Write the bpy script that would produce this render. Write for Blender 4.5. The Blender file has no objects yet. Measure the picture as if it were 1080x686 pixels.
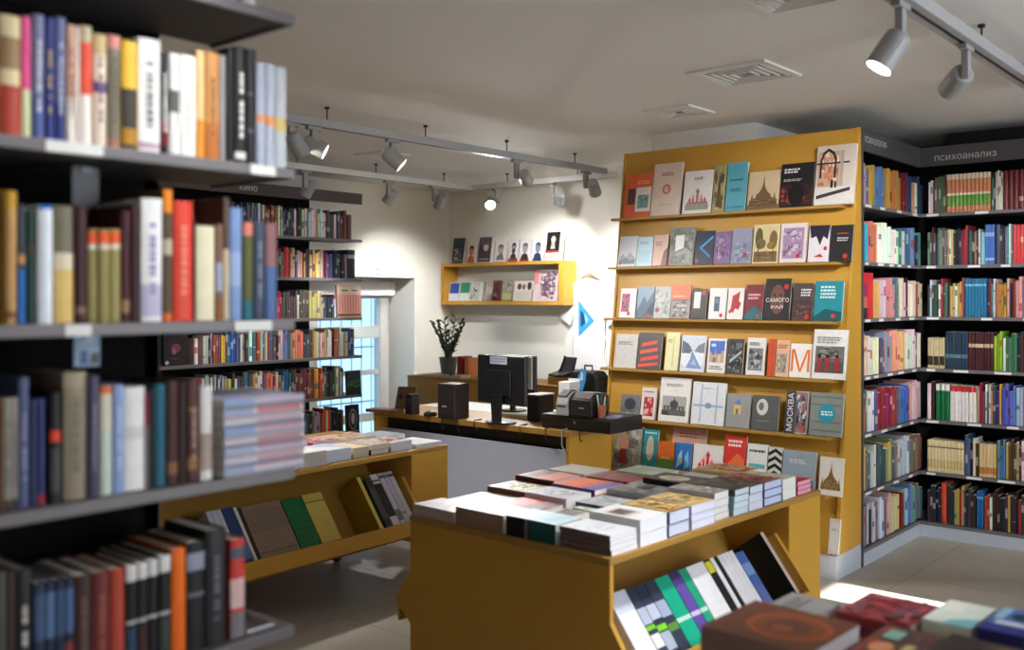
# A bookshop interior: dark bookcases, mustard display stand, low book tables, till desk.
import bpy, math, random
from mathutils import Matrix, Vector

RND = random.Random(11)
SC = bpy.context.scene
COL = SC.collection
F = 1036.0                      # focal length in pixels of the 1080 px wide frame
YAW = math.radians(40.5)
CY, SY = math.cos(YAW), math.sin(YAW)
EYE = 1.5
HZ = 314.0
CEIL = 2.57

# ------------------------------------------------------------------ survey helpers (plan metres from the photograph)
def ray(px, py):
    u = (px - 540) / F; v = (HZ - py) / F
    return u * CY - SY, u * SY + CY, v
def on_x(px, py, X):
    d = ray(px, py); t = X / d[0]
    return Vector((X, t * d[1], EYE + t * d[2]))
def on_y(px, py, Y):
    d = ray(px, py); t = Y / d[1]
    return Vector((t * d[0], Y, EYE + t * d[2]))
def on_z(px, py, Z):
    d = ray(px, py); t = (Z - EYE) / d[2]
    return Vector((t * d[0], t * d[1], Z))

# ------------------------------------------------------------------ colours and materials
def lin(c):
    out = []
    for x in c[:3]:
        x /= 255.0
        out.append(x / 12.92 if x <= 0.04045 else ((x + 0.055) / 1.055) ** 2.4)
    return out

def new_mat(name):
    m = bpy.data.materials.new(name); m.use_nodes = True
    nt = m.node_tree
    return m, nt, nt.nodes['Principled BSDF']

def mat(name, col, rough=0.5, metal=0.0, var=0.06, scale=30.0, bump=0.0, stretch=None, spec=None):
    m, nt, b = new_mat(name)
    c = lin(col)
    tc = nt.nodes.new('ShaderNodeTexCoord')
    mp = nt.nodes.new('ShaderNodeMapping')
    if stretch: mp.inputs['Scale'].default_value = stretch
    nz = nt.nodes.new('ShaderNodeTexNoise'); nz.inputs['Scale'].default_value = scale; nz.inputs['Detail'].default_value = 4
    rp = nt.nodes.new('ShaderNodeMix'); rp.data_type = 'RGBA'
    rp.inputs['A'].default_value = (*[max(0, x * (1 - var)) for x in c], 1)
    rp.inputs['B'].default_value = (*[min(1, x * (1 + var)) for x in c], 1)
    nt.links.new(tc.outputs['Object'], mp.inputs['Vector'])
    nt.links.new(mp.outputs['Vector'], nz.inputs['Vector'])
    nt.links.new(nz.outputs['Fac'], rp.inputs['Factor'])
    nt.links.new(rp.outputs['Result'], b.inputs['Base Color'])
    b.inputs['Roughness'].default_value = rough
    b.inputs['Metallic'].default_value = metal
    if spec is not None: b.inputs['Specular IOR Level'].default_value = spec
    if bump:
        bp = nt.nodes.new('ShaderNodeBump'); bp.inputs['Strength'].default_value = bump; bp.inputs['Distance'].default_value = 0.004
        nt.links.new(nz.outputs['Fac'], bp.inputs['Height']); nt.links.new(bp.outputs['Normal'], b.inputs['Normal'])
    return m

def attr_mat(name, rough):
    m, nt, b = new_mat(name)
    at = nt.nodes.new('ShaderNodeAttribute'); at.attribute_name = 'Col'
    tc = nt.nodes.new('ShaderNodeTexCoord')
    nz = nt.nodes.new('ShaderNodeTexNoise'); nz.inputs['Scale'].default_value = 45; nz.inputs['Detail'].default_value = 3
    mr = nt.nodes.new('ShaderNodeMapRange'); mr.inputs['To Min'].default_value = 0.86; mr.inputs['To Max'].default_value = 1.12
    mx = nt.nodes.new('ShaderNodeMix'); mx.data_type = 'RGBA'; mx.blend_type = 'MULTIPLY'; mx.inputs['Factor'].default_value = 1
    cb = nt.nodes.new('ShaderNodeCombineColor')
    nt.links.new(tc.outputs['Object'], nz.inputs['Vector'])
    nt.links.new(nz.outputs['Fac'], mr.inputs['Value'])
    for k in ('Red', 'Green', 'Blue'): nt.links.new(mr.outputs['Result'], cb.inputs[k])
    nt.links.new(at.outputs['Color'], mx.inputs['A']); nt.links.new(cb.outputs['Color'], mx.inputs['B'])
    nt.links.new(mx.outputs['Result'], b.inputs['Base Color'])
    b.inputs['Roughness'].default_value = rough
    b.inputs['Specular IOR Level'].default_value = 0.35
    return m

def page_mat():
    m, nt, b = new_mat('page_paper')
    at = nt.nodes.new('ShaderNodeAttribute'); at.attribute_name = 'Col'
    tc = nt.nodes.new('ShaderNodeTexCoord')
    wv = nt.nodes.new('ShaderNodeTexWave'); wv.wave_type = 'BANDS'; wv.bands_direction = 'X'
    wv.inputs['Scale'].default_value = 260; wv.inputs['Distortion'].default_value = 1.5
    mr = nt.nodes.new('ShaderNodeMapRange'); mr.inputs['To Min'].default_value = 0.9; mr.inputs['To Max'].default_value = 1.0
    mx = nt.nodes.new('ShaderNodeMix'); mx.data_type = 'RGBA'; mx.blend_type = 'MULTIPLY'; mx.inputs['Factor'].default_value = 1
    cb = nt.nodes.new('ShaderNodeCombineColor')
    nt.links.new(tc.outputs['Object'], wv.inputs['Vector']); nt.links.new(wv.outputs['Fac'], mr.inputs['Value'])
    for k in ('Red', 'Green', 'Blue'): nt.links.new(mr.outputs['Result'], cb.inputs[k])
    nt.links.new(at.outputs['Color'], mx.inputs['A']); nt.links.new(cb.outputs['Color'], mx.inputs['B'])
    nt.links.new(mx.outputs['Result'], b.inputs['Base Color'])
    b.inputs['Roughness'].default_value = 0.85
    return m

def emit_mat(name, col, strength):
    m, nt, b = new_mat(name)
    b.inputs['Base Color'].default_value = (*lin(col), 1)
    b.inputs['Emission Color'].default_value = (*lin(col), 1)
    b.inputs['Emission Strength'].default_value = strength
    return m

def floor_mat():
    m, nt, b = new_mat('floor_tile')
    tc = nt.nodes.new('ShaderNodeTexCoord')
    br = nt.nodes.new('ShaderNodeTexBrick'); br.offset = 0.0
    br.inputs['Scale'].default_value = 1.0; br.inputs['Brick Width'].default_value = 0.6; br.inputs['Row Height'].default_value = 0.6
    br.inputs['Mortar Size'].default_value = 0.003
    br.inputs['Color1'].default_value = (*lin((172, 164, 150)), 1); br.inputs['Color2'].default_value = (*lin((166, 158, 145)), 1)
    br.inputs['Mortar'].default_value = (*lin((132, 122, 110)), 1)
    nz = nt.nodes.new('ShaderNodeTexNoise'); nz.inputs['Scale'].default_value = 3; nz.inputs['Detail'].default_value = 6
    mr = nt.nodes.new('ShaderNodeMapRange'); mr.inputs['To Min'].default_value = 0.86; mr.inputs['To Max'].default_value = 1.1
    mx = nt.nodes.new('ShaderNodeMix'); mx.data_type = 'RGBA'; mx.blend_type = 'MULTIPLY'; mx.inputs['Factor'].default_value = 1
    cb = nt.nodes.new('ShaderNodeCombineColor')
    nt.links.new(tc.outputs['Object'], br.inputs['Vector']); nt.links.new(tc.outputs['Object'], nz.inputs['Vector'])
    nt.links.new(nz.outputs['Fac'], mr.inputs['Value'])
    for k in ('Red', 'Green', 'Blue'): nt.links.new(mr.outputs['Result'], cb.inputs[k])
    nt.links.new(br.outputs['Color'], mx.inputs['A']); nt.links.new(cb.outputs['Color'], mx.inputs['B'])
    nt.links.new(mx.outputs['Result'], b.inputs['Base Color'])
    b.inputs['Roughness'].default_value = 0.42
    return m

PRINT = attr_mat('cover_print', 0.42)
PAGES = page_mat()
MUSTARD = mat('mustard_board', (200, 150, 54), 0.45, var=0.05, scale=9, stretch=(1, 1, 6))
MUSTARD_D = mat('mustard_ply', (170, 128, 56), 0.5, var=0.10, scale=14, stretch=(1, 6, 6))
CHAR = mat('charcoal_laminate', (74, 72, 74), 0.5, var=0.04)
GREYEDGE = mat('grey_powdercoat', (108, 103, 106), 0.42, var=0.03)
BLACKB = mat('black_backboard', (15, 14, 15), 0.85, var=0.05, spec=0.15)
GREYPAN = mat('pale_grey_laminate', (188, 194, 212), 0.45, var=0.02)
PLINTH = mat('pale_plinth', (186, 192, 204), 0.45, var=0.02)
WHITE = mat('white_paint', (226, 226, 224), 0.5, var=0.02)
WALLM = mat('cream_wall', (235, 231, 221), 0.8, var=0.025, scale=60, bump=0.05)
WALLG = mat('charcoal_wall', (38, 38, 42), 0.8, var=0.03, scale=60)
CEILM = mat('ceiling_paint', (238, 235, 231), 0.85, var=0.02, scale=50, bump=0.05)
TRACKM = mat('track_white', (172, 173, 176), 0.4, var=0.02)
LAMPM = mat('lamp_grey_white', (160, 160, 161), 0.4, var=0.02)
BLACKP = mat('black_plastic', (26, 26, 29), 0.4, var=0.05)
DARKP = mat('dark_brown_plastic', (48, 36, 36), 0.45, var=0.06)
GREYP = mat('grey_plastic', (168, 166, 164), 0.4, var=0.03)
METAL = mat('steel_wire', (150, 150, 155), 0.3, metal=0.9, var=0.03)
WOODB = mat('brown_wood', (126, 92, 66), 0.5, var=0.15, scale=10, stretch=(1, 8, 1))
TERRA = mat('terracotta', (186, 108, 78), 0.7, var=0.05)
LEAF = mat('plant_leaf', (48, 72, 40), 0.4, var=0.25, scale=40)
POTM = mat('grey_pot', (110, 112, 116), 0.6, var=0.05)
CLOTH = mat('white_cotton', (238, 238, 238), 0.9, var=0.02, scale=200, bump=0.1)
BLUEC = mat('blue_fabric', (56, 150, 215), 0.7, var=0.1)
WIREB = mat('black_wire', (18, 18, 18), 0.5, var=0.02)
PLASTIC = mat('grey_label_holder', (126, 132, 142), 0.25, var=0.05)
BEADM = mat('window_bar_grey', (176, 192, 206), 0.6, var=0.05)
LENS = emit_mat('lamp_lens', (255, 248, 232), 14.0)
LENSOFF = mat('lamp_lens_dark', (120, 120, 122), 0.3, var=0.02)
def glass_mat():
    m, nt, b = new_mat('window_glass')
    b.inputs['Base Color'].default_value = (0.9, 0.95, 1, 1)
    b.inputs['Roughness'].default_value = 0.02
    b.inputs['Transmission Weight'].default_value = 1.0
    b.inputs['IOR'].default_value = 1.02
    return m
GLASS = glass_mat()

# ------------------------------------------------------------------ mesh builder
class MB:
    def __init__(s): s.v = []; s.f = []; s.c = []; s.m = []
    def face(s, pts, col=(255, 255, 255), mi=0):
        n = len(s.v); s.v += [tuple(p) for p in pts]
        s.f.append(list(range(n, n + len(pts)))); s.c.append(col); s.m.append(mi)
    def mesh(s, pts, faces, col=(255, 255, 255), mi=0):
        n = len(s.v); s.v += [tuple(p) for p in pts]
        for f in faces:
            s.f.append([n + i for i in f]); s.c.append(col); s.m.append(mi)
    def box(s, x0, y0, z0, x1, y1, z1, col=(255, 255, 255), mi=0, M=None, skip=()):
        p = [(x0, y0, z0), (x1, y0, z0), (x1, y1, z0), (x0, y1, z0), (x0, y0, z1), (x1, y0, z1), (x1, y1, z1), (x0, y1, z1)]
        if M is not None: p = [tuple(M @ Vector(q)) for q in p]
        fs = [(0, 3, 2, 1), (4, 5, 6, 7), (0, 1, 5, 4), (1, 2, 6, 5), (2, 3, 7, 6), (3, 0, 4, 7)]
        s.mesh(p, [f for i, f in enumerate(fs) if i not in skip], col, mi)
    def prism(s, poly, axis, a0, a1, col=(255, 255, 255), mi=0):
        # poly: 2D points in the plane across the axis
        def P(q, a):
            return {'x': (a, q[0], q[1]), 'y': (q[0], a, q[1]), 'z': (q[0], q[1], a)}[axis]
        n = len(poly)
        pts = [P(q, a0) for q in poly] + [P(q, a1) for q in poly]
        fs = [list(range(n))[::-1], list(range(n, 2 * n))] + [[i, (i + 1) % n, n + (i + 1) % n, n + i] for i in range(n)]
        s.mesh(pts, fs, col, mi)
    def tube(s, pts, r, n=6, col=(255, 255, 255), mi=0, caps=True):
        pts = [Vector(p) for p in pts]; rings = []
        base = len(s.v)
        for i, p in enumerate(pts):
            d = (pts[min(i + 1, len(pts) - 1)] - pts[max(i - 1, 0)]).normalized()
            a = d.cross(Vector((0, 0, 1)))
            if a.length < 1e-4: a = d.cross(Vector((0, 1, 0)))
            a.normalize(); b = d.cross(a)
            rr = r[i] if isinstance(r, (list, tuple)) else r
            for k in range(n):
                t = 2 * math.pi * k / n
                s.v.append(tuple(p + a * math.cos(t) * rr + b * math.sin(t) * rr))
        for i in range(len(pts) - 1):
            for k in range(n):
                s.f.append([base + i * n + k, base + i * n + (k + 1) % n, base + (i + 1) * n + (k + 1) % n, base + (i + 1) * n + k]); s.c.append(col); s.m.append(mi)
        if caps:
            s.f.append([base + k for k in range(n)][::-1]); s.c.append(col); s.m.append(mi)
            e = base + (len(pts) - 1) * n
            s.f.append([e + k for k in range(n)]); s.c.append(col); s.m.append(mi)
    def lathe(s, prof, n=20, col=(255, 255, 255), mi=0, M=None):
        base = len(s.v)
        for r, z in prof:
            for k in range(n):
                t = 2 * math.pi * k / n
                p = Vector((r * math.cos(t), r * math.sin(t), z))
                s.v.append(tuple(M @ p if M is not None else p))
        for i in range(len(prof) - 1):
            for k in range(n):
                s.f.append([base + i * n + k, base + i * n + (k + 1) % n, base + (i + 1) * n + (k + 1) % n, base + (i + 1) * n + k]); s.c.append(col); s.m.append(mi)
        for i, rev in ((0, True), (len(prof) - 1, False)):
            if prof[i][0] > 1e-5:
                q = [base + i * n + k for k in range(n)]
                s.f.append(q[::-1] if rev else q); s.c.append(col); s.m.append(mi)
    def data(s, name, mats):
        me = bpy.data.meshes.new(name)
        me.from_pydata(s.v, [], s.f)
        for m in (mats if isinstance(mats, (list, tuple)) else [mats]): me.materials.append(m)
        me.polygons.foreach_set('material_index', s.m)
        ca = me.color_attributes.new('Col', 'FLOAT_COLOR', 'CORNER')
        buf = []
        cache = {}
        for f, c in zip(s.f, s.c):
            l = cache.get(c)
            if l is None: l = cache[c] = lin(c) + [1.0]
            buf += l * len(f)
        ca.data.foreach_set('color', buf)
        me.update()
        return me
    def build(s, name, mats, parent=None, loc=None, M=None, bevel=0.0, smooth=False):
        me = s.data(name, mats)
        o = bpy.data.objects.new(name, me); COL.objects.link(o)
        if parent is not None: o.parent = parent
        if M is not None: o.matrix_local = M
        elif loc is not None: o.location = loc
        if smooth:
            me.polygons.foreach_set('use_smooth', [True] * len(me.polygons))
        if bevel:
            b = o.modifiers.new('bevel', 'BEVEL'); b.width = bevel; b.segments = 2; b.limit_method = 'ANGLE'; b.angle_limit = math.radians(50)
        return o

def tag(o, label, cat, group=None):
    o['label'] = label; o['category'] = cat
    if group: o['group'] = group
    return o
def empty(name, loc, label, cat, group=None, rz=0.0):
    o = bpy.data.objects.new(name, None); COL.objects.link(o)
    o.empty_display_size = 0.1
    o.location = loc; o.rotation_euler = (0, 0, rz)
    return tag(o, label, cat, group)
def structure(o):
    o['kind'] = 'structure'; return o
def bx(name, m, parent, x0, y0, z0, x1, y1, z1, bevel=0.0):
    b = MB(); b.box(x0, y0, z0, x1, y1, z1); return b.build(name, m, parent, bevel=bevel)

_text_cache = {}
def _glyphs(t):
    cu = bpy.data.curves.new('lettering', 'FONT'); cu.body = t; cu.size = 1
    cu.resolution_u = 3
    o = bpy.data.objects.new('lettering', cu); COL.objects.link(o)
    dg = bpy.context.evaluated_depsgraph_get(); dg.update()
    me = o.evaluated_get(dg).to_mesh()
    vs = [(v.co.x, v.co.y) for v in me.vertices]; fs = [list(p.vertices) for p in me.polygons]
    o.evaluated_get(dg).to_mesh_clear()
    bpy.data.objects.remove(o); bpy.data.curves.remove(cu)
    return vs, fs
def _span(t):
    v = _glyphs(t)[0]
    return max(q[0] for q in v) - min(q[0] for q in v)
def text_polys(t):
    """outline of a word, centred; the letter with crossing strokes is drawn from three bars"""
    if t in _text_cache: return _text_cache[t]
    if '\u043d' not in t: vs, fs = _glyphs(t)
    else:
        vs, fs, x, base = [], [], 0.0, _span('\u043f\u043f')
        for c in t:
            if c == '\u043d':
                gv, gf = [], []
                for x0, y0, x1, y1 in ((.075, 0, .163, .542), (.421, 0, .509, .542), (.163, .238, .421, .319)):
                    n = len(gv); gv += [(x0, y0), (x1, y0), (x1, y1), (x0, y1)]; gf.append([n, n + 1, n + 2, n + 3])
            else: gv, gf = _glyphs(c)
            n = len(vs); vs += [(a + x, b) for a, b in gv]; fs += [[n + k for k in f] for f in gf]
            x += _span('\u043f' + c + '\u043f') - base
    cx = (min(q[0] for q in vs) + max(q[0] for q in vs)) / 2; cy = (min(q[1] for q in vs) + max(q[1] for q in vs)) / 2
    vs = [(a - cx, b - cy) for a, b in vs]
    _text_cache[t] = (vs, fs)
    return vs, fs

# ------------------------------------------------------------------ books
# local frame of a book: spine on y=0 looking to -y, thickness along x (front cover at x=t), height along z
def draw(mb, items, h, d, t, seed=0):
    """printed cover: items are laid on the front board, u across from the spine, v up"""
    rr = random.Random(seed)
    lay = [t + 0.0003]
    def P(u, v): return (lay[0], u * d, v * h)
    def nxt(): lay[0] += 0.00012
    def ell(cu, cv, ru, rv, c, n=14):
        mb.face([P(cu + ru * math.cos(2 * math.pi * k / n), cv + rv * math.sin(2 * math.pi * k / n)) for k in range(n)], c); nxt()
    def rect(u0, v0, u1, v1, c):
        mb.face([P(u0, v0), P(u1, v0), P(u1, v1), P(u0, v1)], c); nxt()
    for it in items:
        k = it[0]
        if k == 'r': rect(*it[1:6])
        elif k == 'e': ell(*it[1:6])
        elif k == 'p':
            mb.face([P(*q) for q in it[1]], it[2]); nxt()
        elif k == 'ph':                      # a printed picture: patches of its colours
            u0, v0, u1, v1, cs = it[1:6]
            n = int((it[6] if len(it) > 6 else 16) * 2.2)
            rect(u0, v0, u1, v1, cs[0])
            for _ in range(n):
                ru = (u1 - u0) * rr.uniform(0.03, 0.15); rv = (v1 - v0) * rr.uniform(0.025, 0.12)
                cu = rr.uniform(u0 + ru, u1 - ru); cv = rr.uniform(v0 + rv, v1 - rv)
                c = rr.choice(cs[1:])
                if rr.random() < 0.5: ell(cu, cv, ru, rv, c, 9)
                else:
                    w = rr.uniform(-0.5, 0.5)
                    mb.face([P(cu - ru, cv - rv * (1 + w) / 1.6), P(cu + ru, cv - rv / 1.6), P(cu + ru * (1 - abs(w)), cv + rv), P(cu - ru * 0.8, cv + rv * 0.7)], c); nxt()
        elif k == 'tx':                      # lines of small print
            u0, u1, v, lh, c, n = it[1:7]; lh *= .72
            for i in range(n):
                a = u0; e = u1 - rr.uniform(0, 0.25) * (u1 - u0)
                while a < e:
                    w = rr.uniform(0.04, 0.13)
                    mb.face([P(a, v - i * lh * 1.7), P(min(a + w, e), v - i * lh * 1.7), P(min(a + w, e), v - i * lh * 1.7 + lh), P(a, v - i * lh * 1.7 + lh)], c)
                    a += w + 0.025
            nxt()
        elif k == 'T':                       # legible lettering
            s, cu, cv, w, hh, c = it[1:7]
            rot = len(it) > 7 and it[7]
            vs, fs = text_polys(s)
            xs = [q[0] for q in vs]; ys = [q[1] for q in vs]
            sx = max(xs) - min(xs); sy = max(ys) - min(ys); mx = (max(xs) + min(xs)) / 2; my = (max(ys) + min(ys)) / 2
            pts = []
            for x, y in vs:
                a, b = (x - mx) / sx, (y - my) / sy
                if rot: pts.append(P(cu - b * w, cv + a * hh))
                else: pts.append(P(cu + a * w, cv + b * hh))
            mb.mesh(pts, fs, c); nxt()
        elif k == 'dome':                    # church outline: base, drums, onion tops
            c, base, top = it[1:4]; H_ = top - base
            c2 = tuple(min(255, int(q * 1.25 + 14)) for q in c)
            rect(0.14, base, 0.86, base + H_ * 0.30, c)
            for i in range(5): rect(.18 + i * .14, base + .04 * H_, .24 + i * .14, base + .2 * H_, c2)
            for cu, hh, ww in ((0.24, .58, .055), (0.36, .74, .06), (0.5, 1.0, .07), (0.64, .70, .06), (0.76, .56, .055)):
                tt = base + H_ * hh
                rect(cu - ww * .62, base + H_ * .25, cu + ww * .62, tt - .26 * H_, c)
                mb.face([P(cu + a * ww, tt - b * H_) for a, b in ((-.6, .27), (.6, .27), (1, .22), (.95, .18), (.5, .13), (.16, .08), (0, 0), (-.16, .08), (-.5, .13), (-.95, .18), (-1, .22))], c2 if cu in (.36, .64) else c); nxt()
        elif k == 'temple':                  # stepped roofs rising to one spire
            c, base, top = it[1:4]; H_ = top - base
            mb.face([P(.5 + a, base + b * H_) for a, b in ((-.42, 0), (.42, 0), (.42, .1), (.34, .13), (.34, .22), (.24, .27), (.24, .34), (.15, .42), (.1, .5), (.05, .6), (.02, .75), (0, 1), (-.02, .75), (-.05, .6), (-.1, .5), (-.15, .42), (-.24, .34), (-.24, .27), (-.34, .22), (-.34, .13), (-.42, .1))], c); nxt()
            for s_ in (-.36, .36): mb.face([P(.5 + s_ + a, base + b * H_) for a, b in ((-.05, .1), (.05, .1), (.03, .24), (0, .42), (-.03, .24))], c)
            nxt()
    return mb

def book_cover(t, d, h, cover, bands=(), marks=(), front=(), back=None, edge=0.0022, bulge=None, seed=0, wrap=False):
    """bands: (z0, z1, colour) fractions painted on the spine; marks: printed or painted-shade strips (x0,x1,z0,z1,colour) on the spine"""
    mb = MB()
    if bulge is None: bulge = min(0.004, 0.16 * t)
    back = back or cover
    cuts = sorted({0.0, 1.0, *[b[0] for b in bands], *[b[1] for b in bands]})
    n = 4
    sp = [(t * i / n, -bulge * (1 - (2 * i / n - 1) ** 2)) for i in range(n + 1)]
    e = edge
    prof = [(0, d)] + sp + [(t, d), (t - e, d), (t - e, e), (e, e), (e, d)]
    N = len(prof); L = len(cuts)
    base = len(mb.v)
    for z in cuts: mb.v += [(x, y, z * h) for x, y in prof]
    for k in range(L - 1):
        zm = (cuts[k] + cuts[k + 1]) / 2
        bc = cover
        for b in bands:
            if b[0] <= zm <= b[1]: bc = b[2]
        for i in range(N):
            j = (i + 1) % N
            spine = 1 <= i <= n
            c = bc if spine or (wrap and i in (0, n + 1)) else (back if i == 0 else cover)
            mb.f.append([base + k * N + i, base + k * N + j, base + (k + 1) * N + j, base + (k + 1) * N + i]); mb.c.append(c); mb.m.append(0)
    for k, rev in ((0, True), (L - 1, False)):
        o = base + k * N
        # U-shaped cap in quads: back board, spine, front board
        q = [[o, o + 1, o + N - 2, o + N - 1], [o + n + 1, o + n + 2, o + n + 3, o + n + 4],
             [o + 1] + [o + 1 + i for i in range(1, n + 1)] + [o + n + 4, o + N - 2]]
        for f in q:
            mb.f.append(f[::-1] if rev else f); mb.c.append(cover if k == 0 or not bands else bands[-1][2] if bands[-1][1] >= 0.999 else cover); mb.m.append(0)
    for x0, x1, z0, z1, c in marks:
        xm = max(abs(2 * x0 - 1), abs(2 * x1 - 1))
        y = -bulge - 0.0004
        mb.face([(x0 * t, y, z0 * h), (x1 * t, y, z0 * h), (x1 * t, y, z1 * h), (x0 * t, y, z1 * h)], c)
    if front: draw(mb, front, h, d, t, seed)
    return mb

def page_block(t, d, h, col=(232, 226, 212), inset=0.003, edge=0.0022):
    mb = MB()
    mb.box(edge, edge, inset * 0.6, t - edge, d - inset, h - inset, col)
    return mb

def spine_title(rr, c, z0=0.25, z1=0.8, x0=0.34, x1=0.66):
    out = []; z = z0
    while z < z1 - 0.02:
        w = rr.uniform(0.02, 0.06)
        out.append((x0, x1, z, min(z + w, z1), c)); z += w + rr.uniform(0.006, 0.02)
        if rr.random() < 0.15: z += 0.05
    return out

N_BOOKS = 0
def book(M, t, d, h, cover, label, group=None, bands=(), marks=(), front=(), back=None, pages=(232, 226, 212), edge=0.0022, bulge=None,
         cat='book', name='book', seed=None, meshes=None, inset=0.003, wrap=False):
    global N_BOOKS
    N_BOOKS += 1
    if meshes is None:
        me = book_cover(t, d, h, cover, bands, marks, front, back, edge, bulge, seed if seed is not None else N_BOOKS, wrap).data(name, PRINT)
        pe = page_block(t, d, h, pages, inset, edge).data('page_block', PAGES)
    else: me, pe = meshes
    o = bpy.data.objects.new(name, me); COL.objects.link(o)
    o.matrix_world = M
    tag(o, label, cat, group)
    p = bpy.data.objects.new('page_block', pe); COL.objects.link(p); p.parent = o
    return o, (me, pe)

RZ = lambda a: Matrix.Rotation(a, 4, 'Z')
RX = lambda a: Matrix.Rotation(a, 4, 'X')
RY = lambda a: Matrix.Rotation(a, 4, 'Y')
T = lambda x, y, z: Matrix.Translation((x, y, z))
FACE_X = RZ(math.pi / 2)          # spine looks to +X, thickness runs along +Y
FACE_OUT = RZ(-math.pi / 2)       # front cover looks to -Y, spine on the left
FLAT = Matrix(((0, 0, -1, 0), (0, 1, 0, 0), (1, 0, 0, 0), (0, 0, 0, 1)))   # lying, cover up, spine to -Y, head to -X

# ================================================================== ROOM
XL, XR, YB, YF = -6.99, 2.6, 7.2, -2.2
NY0, NY1, NZ = 4.2, 6.71, 1.69          # window niche in the left wall
mb = MB(); mb.box(XL - 0.6, YF - .1, -0.1, XR + .1, YB + .1, 0.0)
structure(mb.build('floor', floor_mat()))
mb = MB(); mb.box(XL - 0.6, YF - .1, CEIL, XR + .1, YB + .1, CEIL + 0.1)
structure(mb.build('ceiling', CEILM))
# left wall with a deep niche
mb = MB()
mb.box(XL - 0.42, YF, 0, XL, NY0, CEIL); mb.box(XL - 0.42, NY1, 0, XL, YB, CEIL); mb.box(XL - 0.42, NY0, NZ, XL, NY1, CEIL)
structure(mb.build('wall_left', WALLM))
mb = MB(); mb.box(XL - 0.42, YB, 0, -2.9, YB + 0.1, CEIL)
structure(mb.build('wall_back', WALLM))
mb = MB(); mb.box(-2.9, YB, 0, XR, YB + 0.1, CEIL); mb.box(-2.0, 6.72, 0, XR, YB, CEIL)
structure(mb.build('wall_back_dark', WALLG))
mb = MB()                                # right wall: opening for the added fill window, small high window that lets the sun in
WS = (2.5, 4.55, 0.5, 2.3)
SUN_EL = math.radians(20)
sx0, sx1, sy0, sy1 = -2.04, -1.47, 4.74, 5.04
sz0, sz1 = (XR - sx1) * math.tan(SUN_EL), (XR - sx0) * math.tan(SUN_EL)
def wall_with_holes(m, holes, y0, y1, z1, x0, x1):
    ys = sorted({y0, y1, *[h[0] for h in holes], *[h[1] for h in holes]}); zs = sorted({0, z1, *[h[2] for h in holes], *[h[3] for h in holes]})
    for a, b in zip(ys, ys[1:]):
        for c, d in zip(zs, zs[1:]):
            if any(h[0] <= (a + b) / 2 <= h[1] and h[2] <= (c + d) / 2 <= h[3] for h in holes): continue
            m.box(x0, a, c, x1, b, d)
wall_with_holes(mb, [WS, (sy0, sy1, sz0, sz1)], YF, YB, CEIL, XR, XR + 0.02)
structure(mb.build('wall_right', WALLM))
mb = MB(); mb.box(XL - 0.42, YF - 0.1, 0, XR, YF, CEIL)
structure(mb.build('wall_front', WALLM))
# boxed-in column above/behind the display stand
mb = MB(); mb.box(-3.51, 5.52, 0, -2.76, 7.2, CEIL)
structure(mb.build('wall_pillar', mat('pillar_white', (246, 246, 244), .6, var=.01)))

# added window frame in the right wall, unseen, round the fill light
mb = MB()
for a, b, c, d in ((WS[0], WS[1], WS[2], WS[2] + .05), (WS[0], WS[1], WS[3] - .05, WS[3]), (WS[0], WS[0] + .05, WS[2], WS[3]), (WS[1] - .05, WS[1], WS[2], WS[3]), (3.5, 3.55, WS[2], WS[3])):
    mb.box(XR - 0.01, a, c, XR + 0.05, b, d)
w2 = structure(mb.build('window_added', WHITE))
mb = MB(); mb.box(XR + .012, WS[0] + .05, WS[2] + .05, XR + .018, WS[1] - .05, WS[3] - .05); mb.build('sun_block_panel', CLOTH, w2)  # opaque panel added to keep the sun out of this opening

# niche window in the left wall
XN = -7.36
mb = MB()
fy0, fy1 = 5.05, 6.57
mb.box(XN - .05, NY0, 0, XN, fy0, NZ); mb.box(XN - .05, 6.69, 0, XN, NY1, NZ)
mb.box(XN - .07, fy1, 0, XN + .02, 6.69, NZ)         # wide post
mb.box(XN - .07, fy0 - .1, 0, XN + .02, fy0, NZ); mb.box(XN - .07, 5.70, 0, XN + .02, 5.80, NZ)
for z0, z1 in ((1.10, 1.22), (0.74, 0.79), (0.28, 0.36), (1.55, NZ)): mb.box(XN - .06, fy0, z0, XN + .01, fy1, z1)
mb.box(XN - .06, fy0, 0, XN + .01, fy1, 0.1)
w1 = structure(mb.build('window_1', WHITE, bevel=0.004))
mb = MB(); mb.box(XN - .035, fy0, 0.1, XN - .03, fy1, 1.55); mb.build('pane', GLASS, w1)
mb = MB()
for i in range(13): mb.tube([(XN - .22, fy0 + .06 + i * .13, 0), (XN - .22, fy0 + .06 + i * .13, 1.7)], 0.006, 6)
for z in (0.45, 1.0, 1.5): mb.tube([(XN - .22, fy0 - .1, z), (XN - .22, fy1 + .2, z)], 0.009, 6)
mb.build('window_bars', BEADM, w1)
t = empty('roller_blind', (XN + .10, 5.6, 1.52), 'white rolled-up window blind across the head of the window niche', 'blind')
mb = MB(); mb.box(-.06, -.75, 0, .06, 1.05, .13); mb.build('cassette', WHITE, t, bevel=.01)
mb = MB(); mb.box(-.01, -.72, -.03, .01, 1.02, 0.0); mb.build('bottom_rail', GREYP, t)
p = on_x(397, 284, XL)
t = empty('wall_hook', p, 'small white wall hook on the cream wall above the window niche', 'hook')
mb = MB(); mb.lathe([(.0, 0), (.022, 0), (.022, .008), (0, .008)], 14, M=RY(math.pi / 2)); mb.build('plate', WHITE, t)
mb = MB(); mb.tube([(.008, 0, .005), (.03, 0, 0), (.045, 0, -.02), (.035, 0, -.045), (.012, 0, -.05)], .007, 8); mb.build('hook_arm', WHITE, t)

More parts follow.
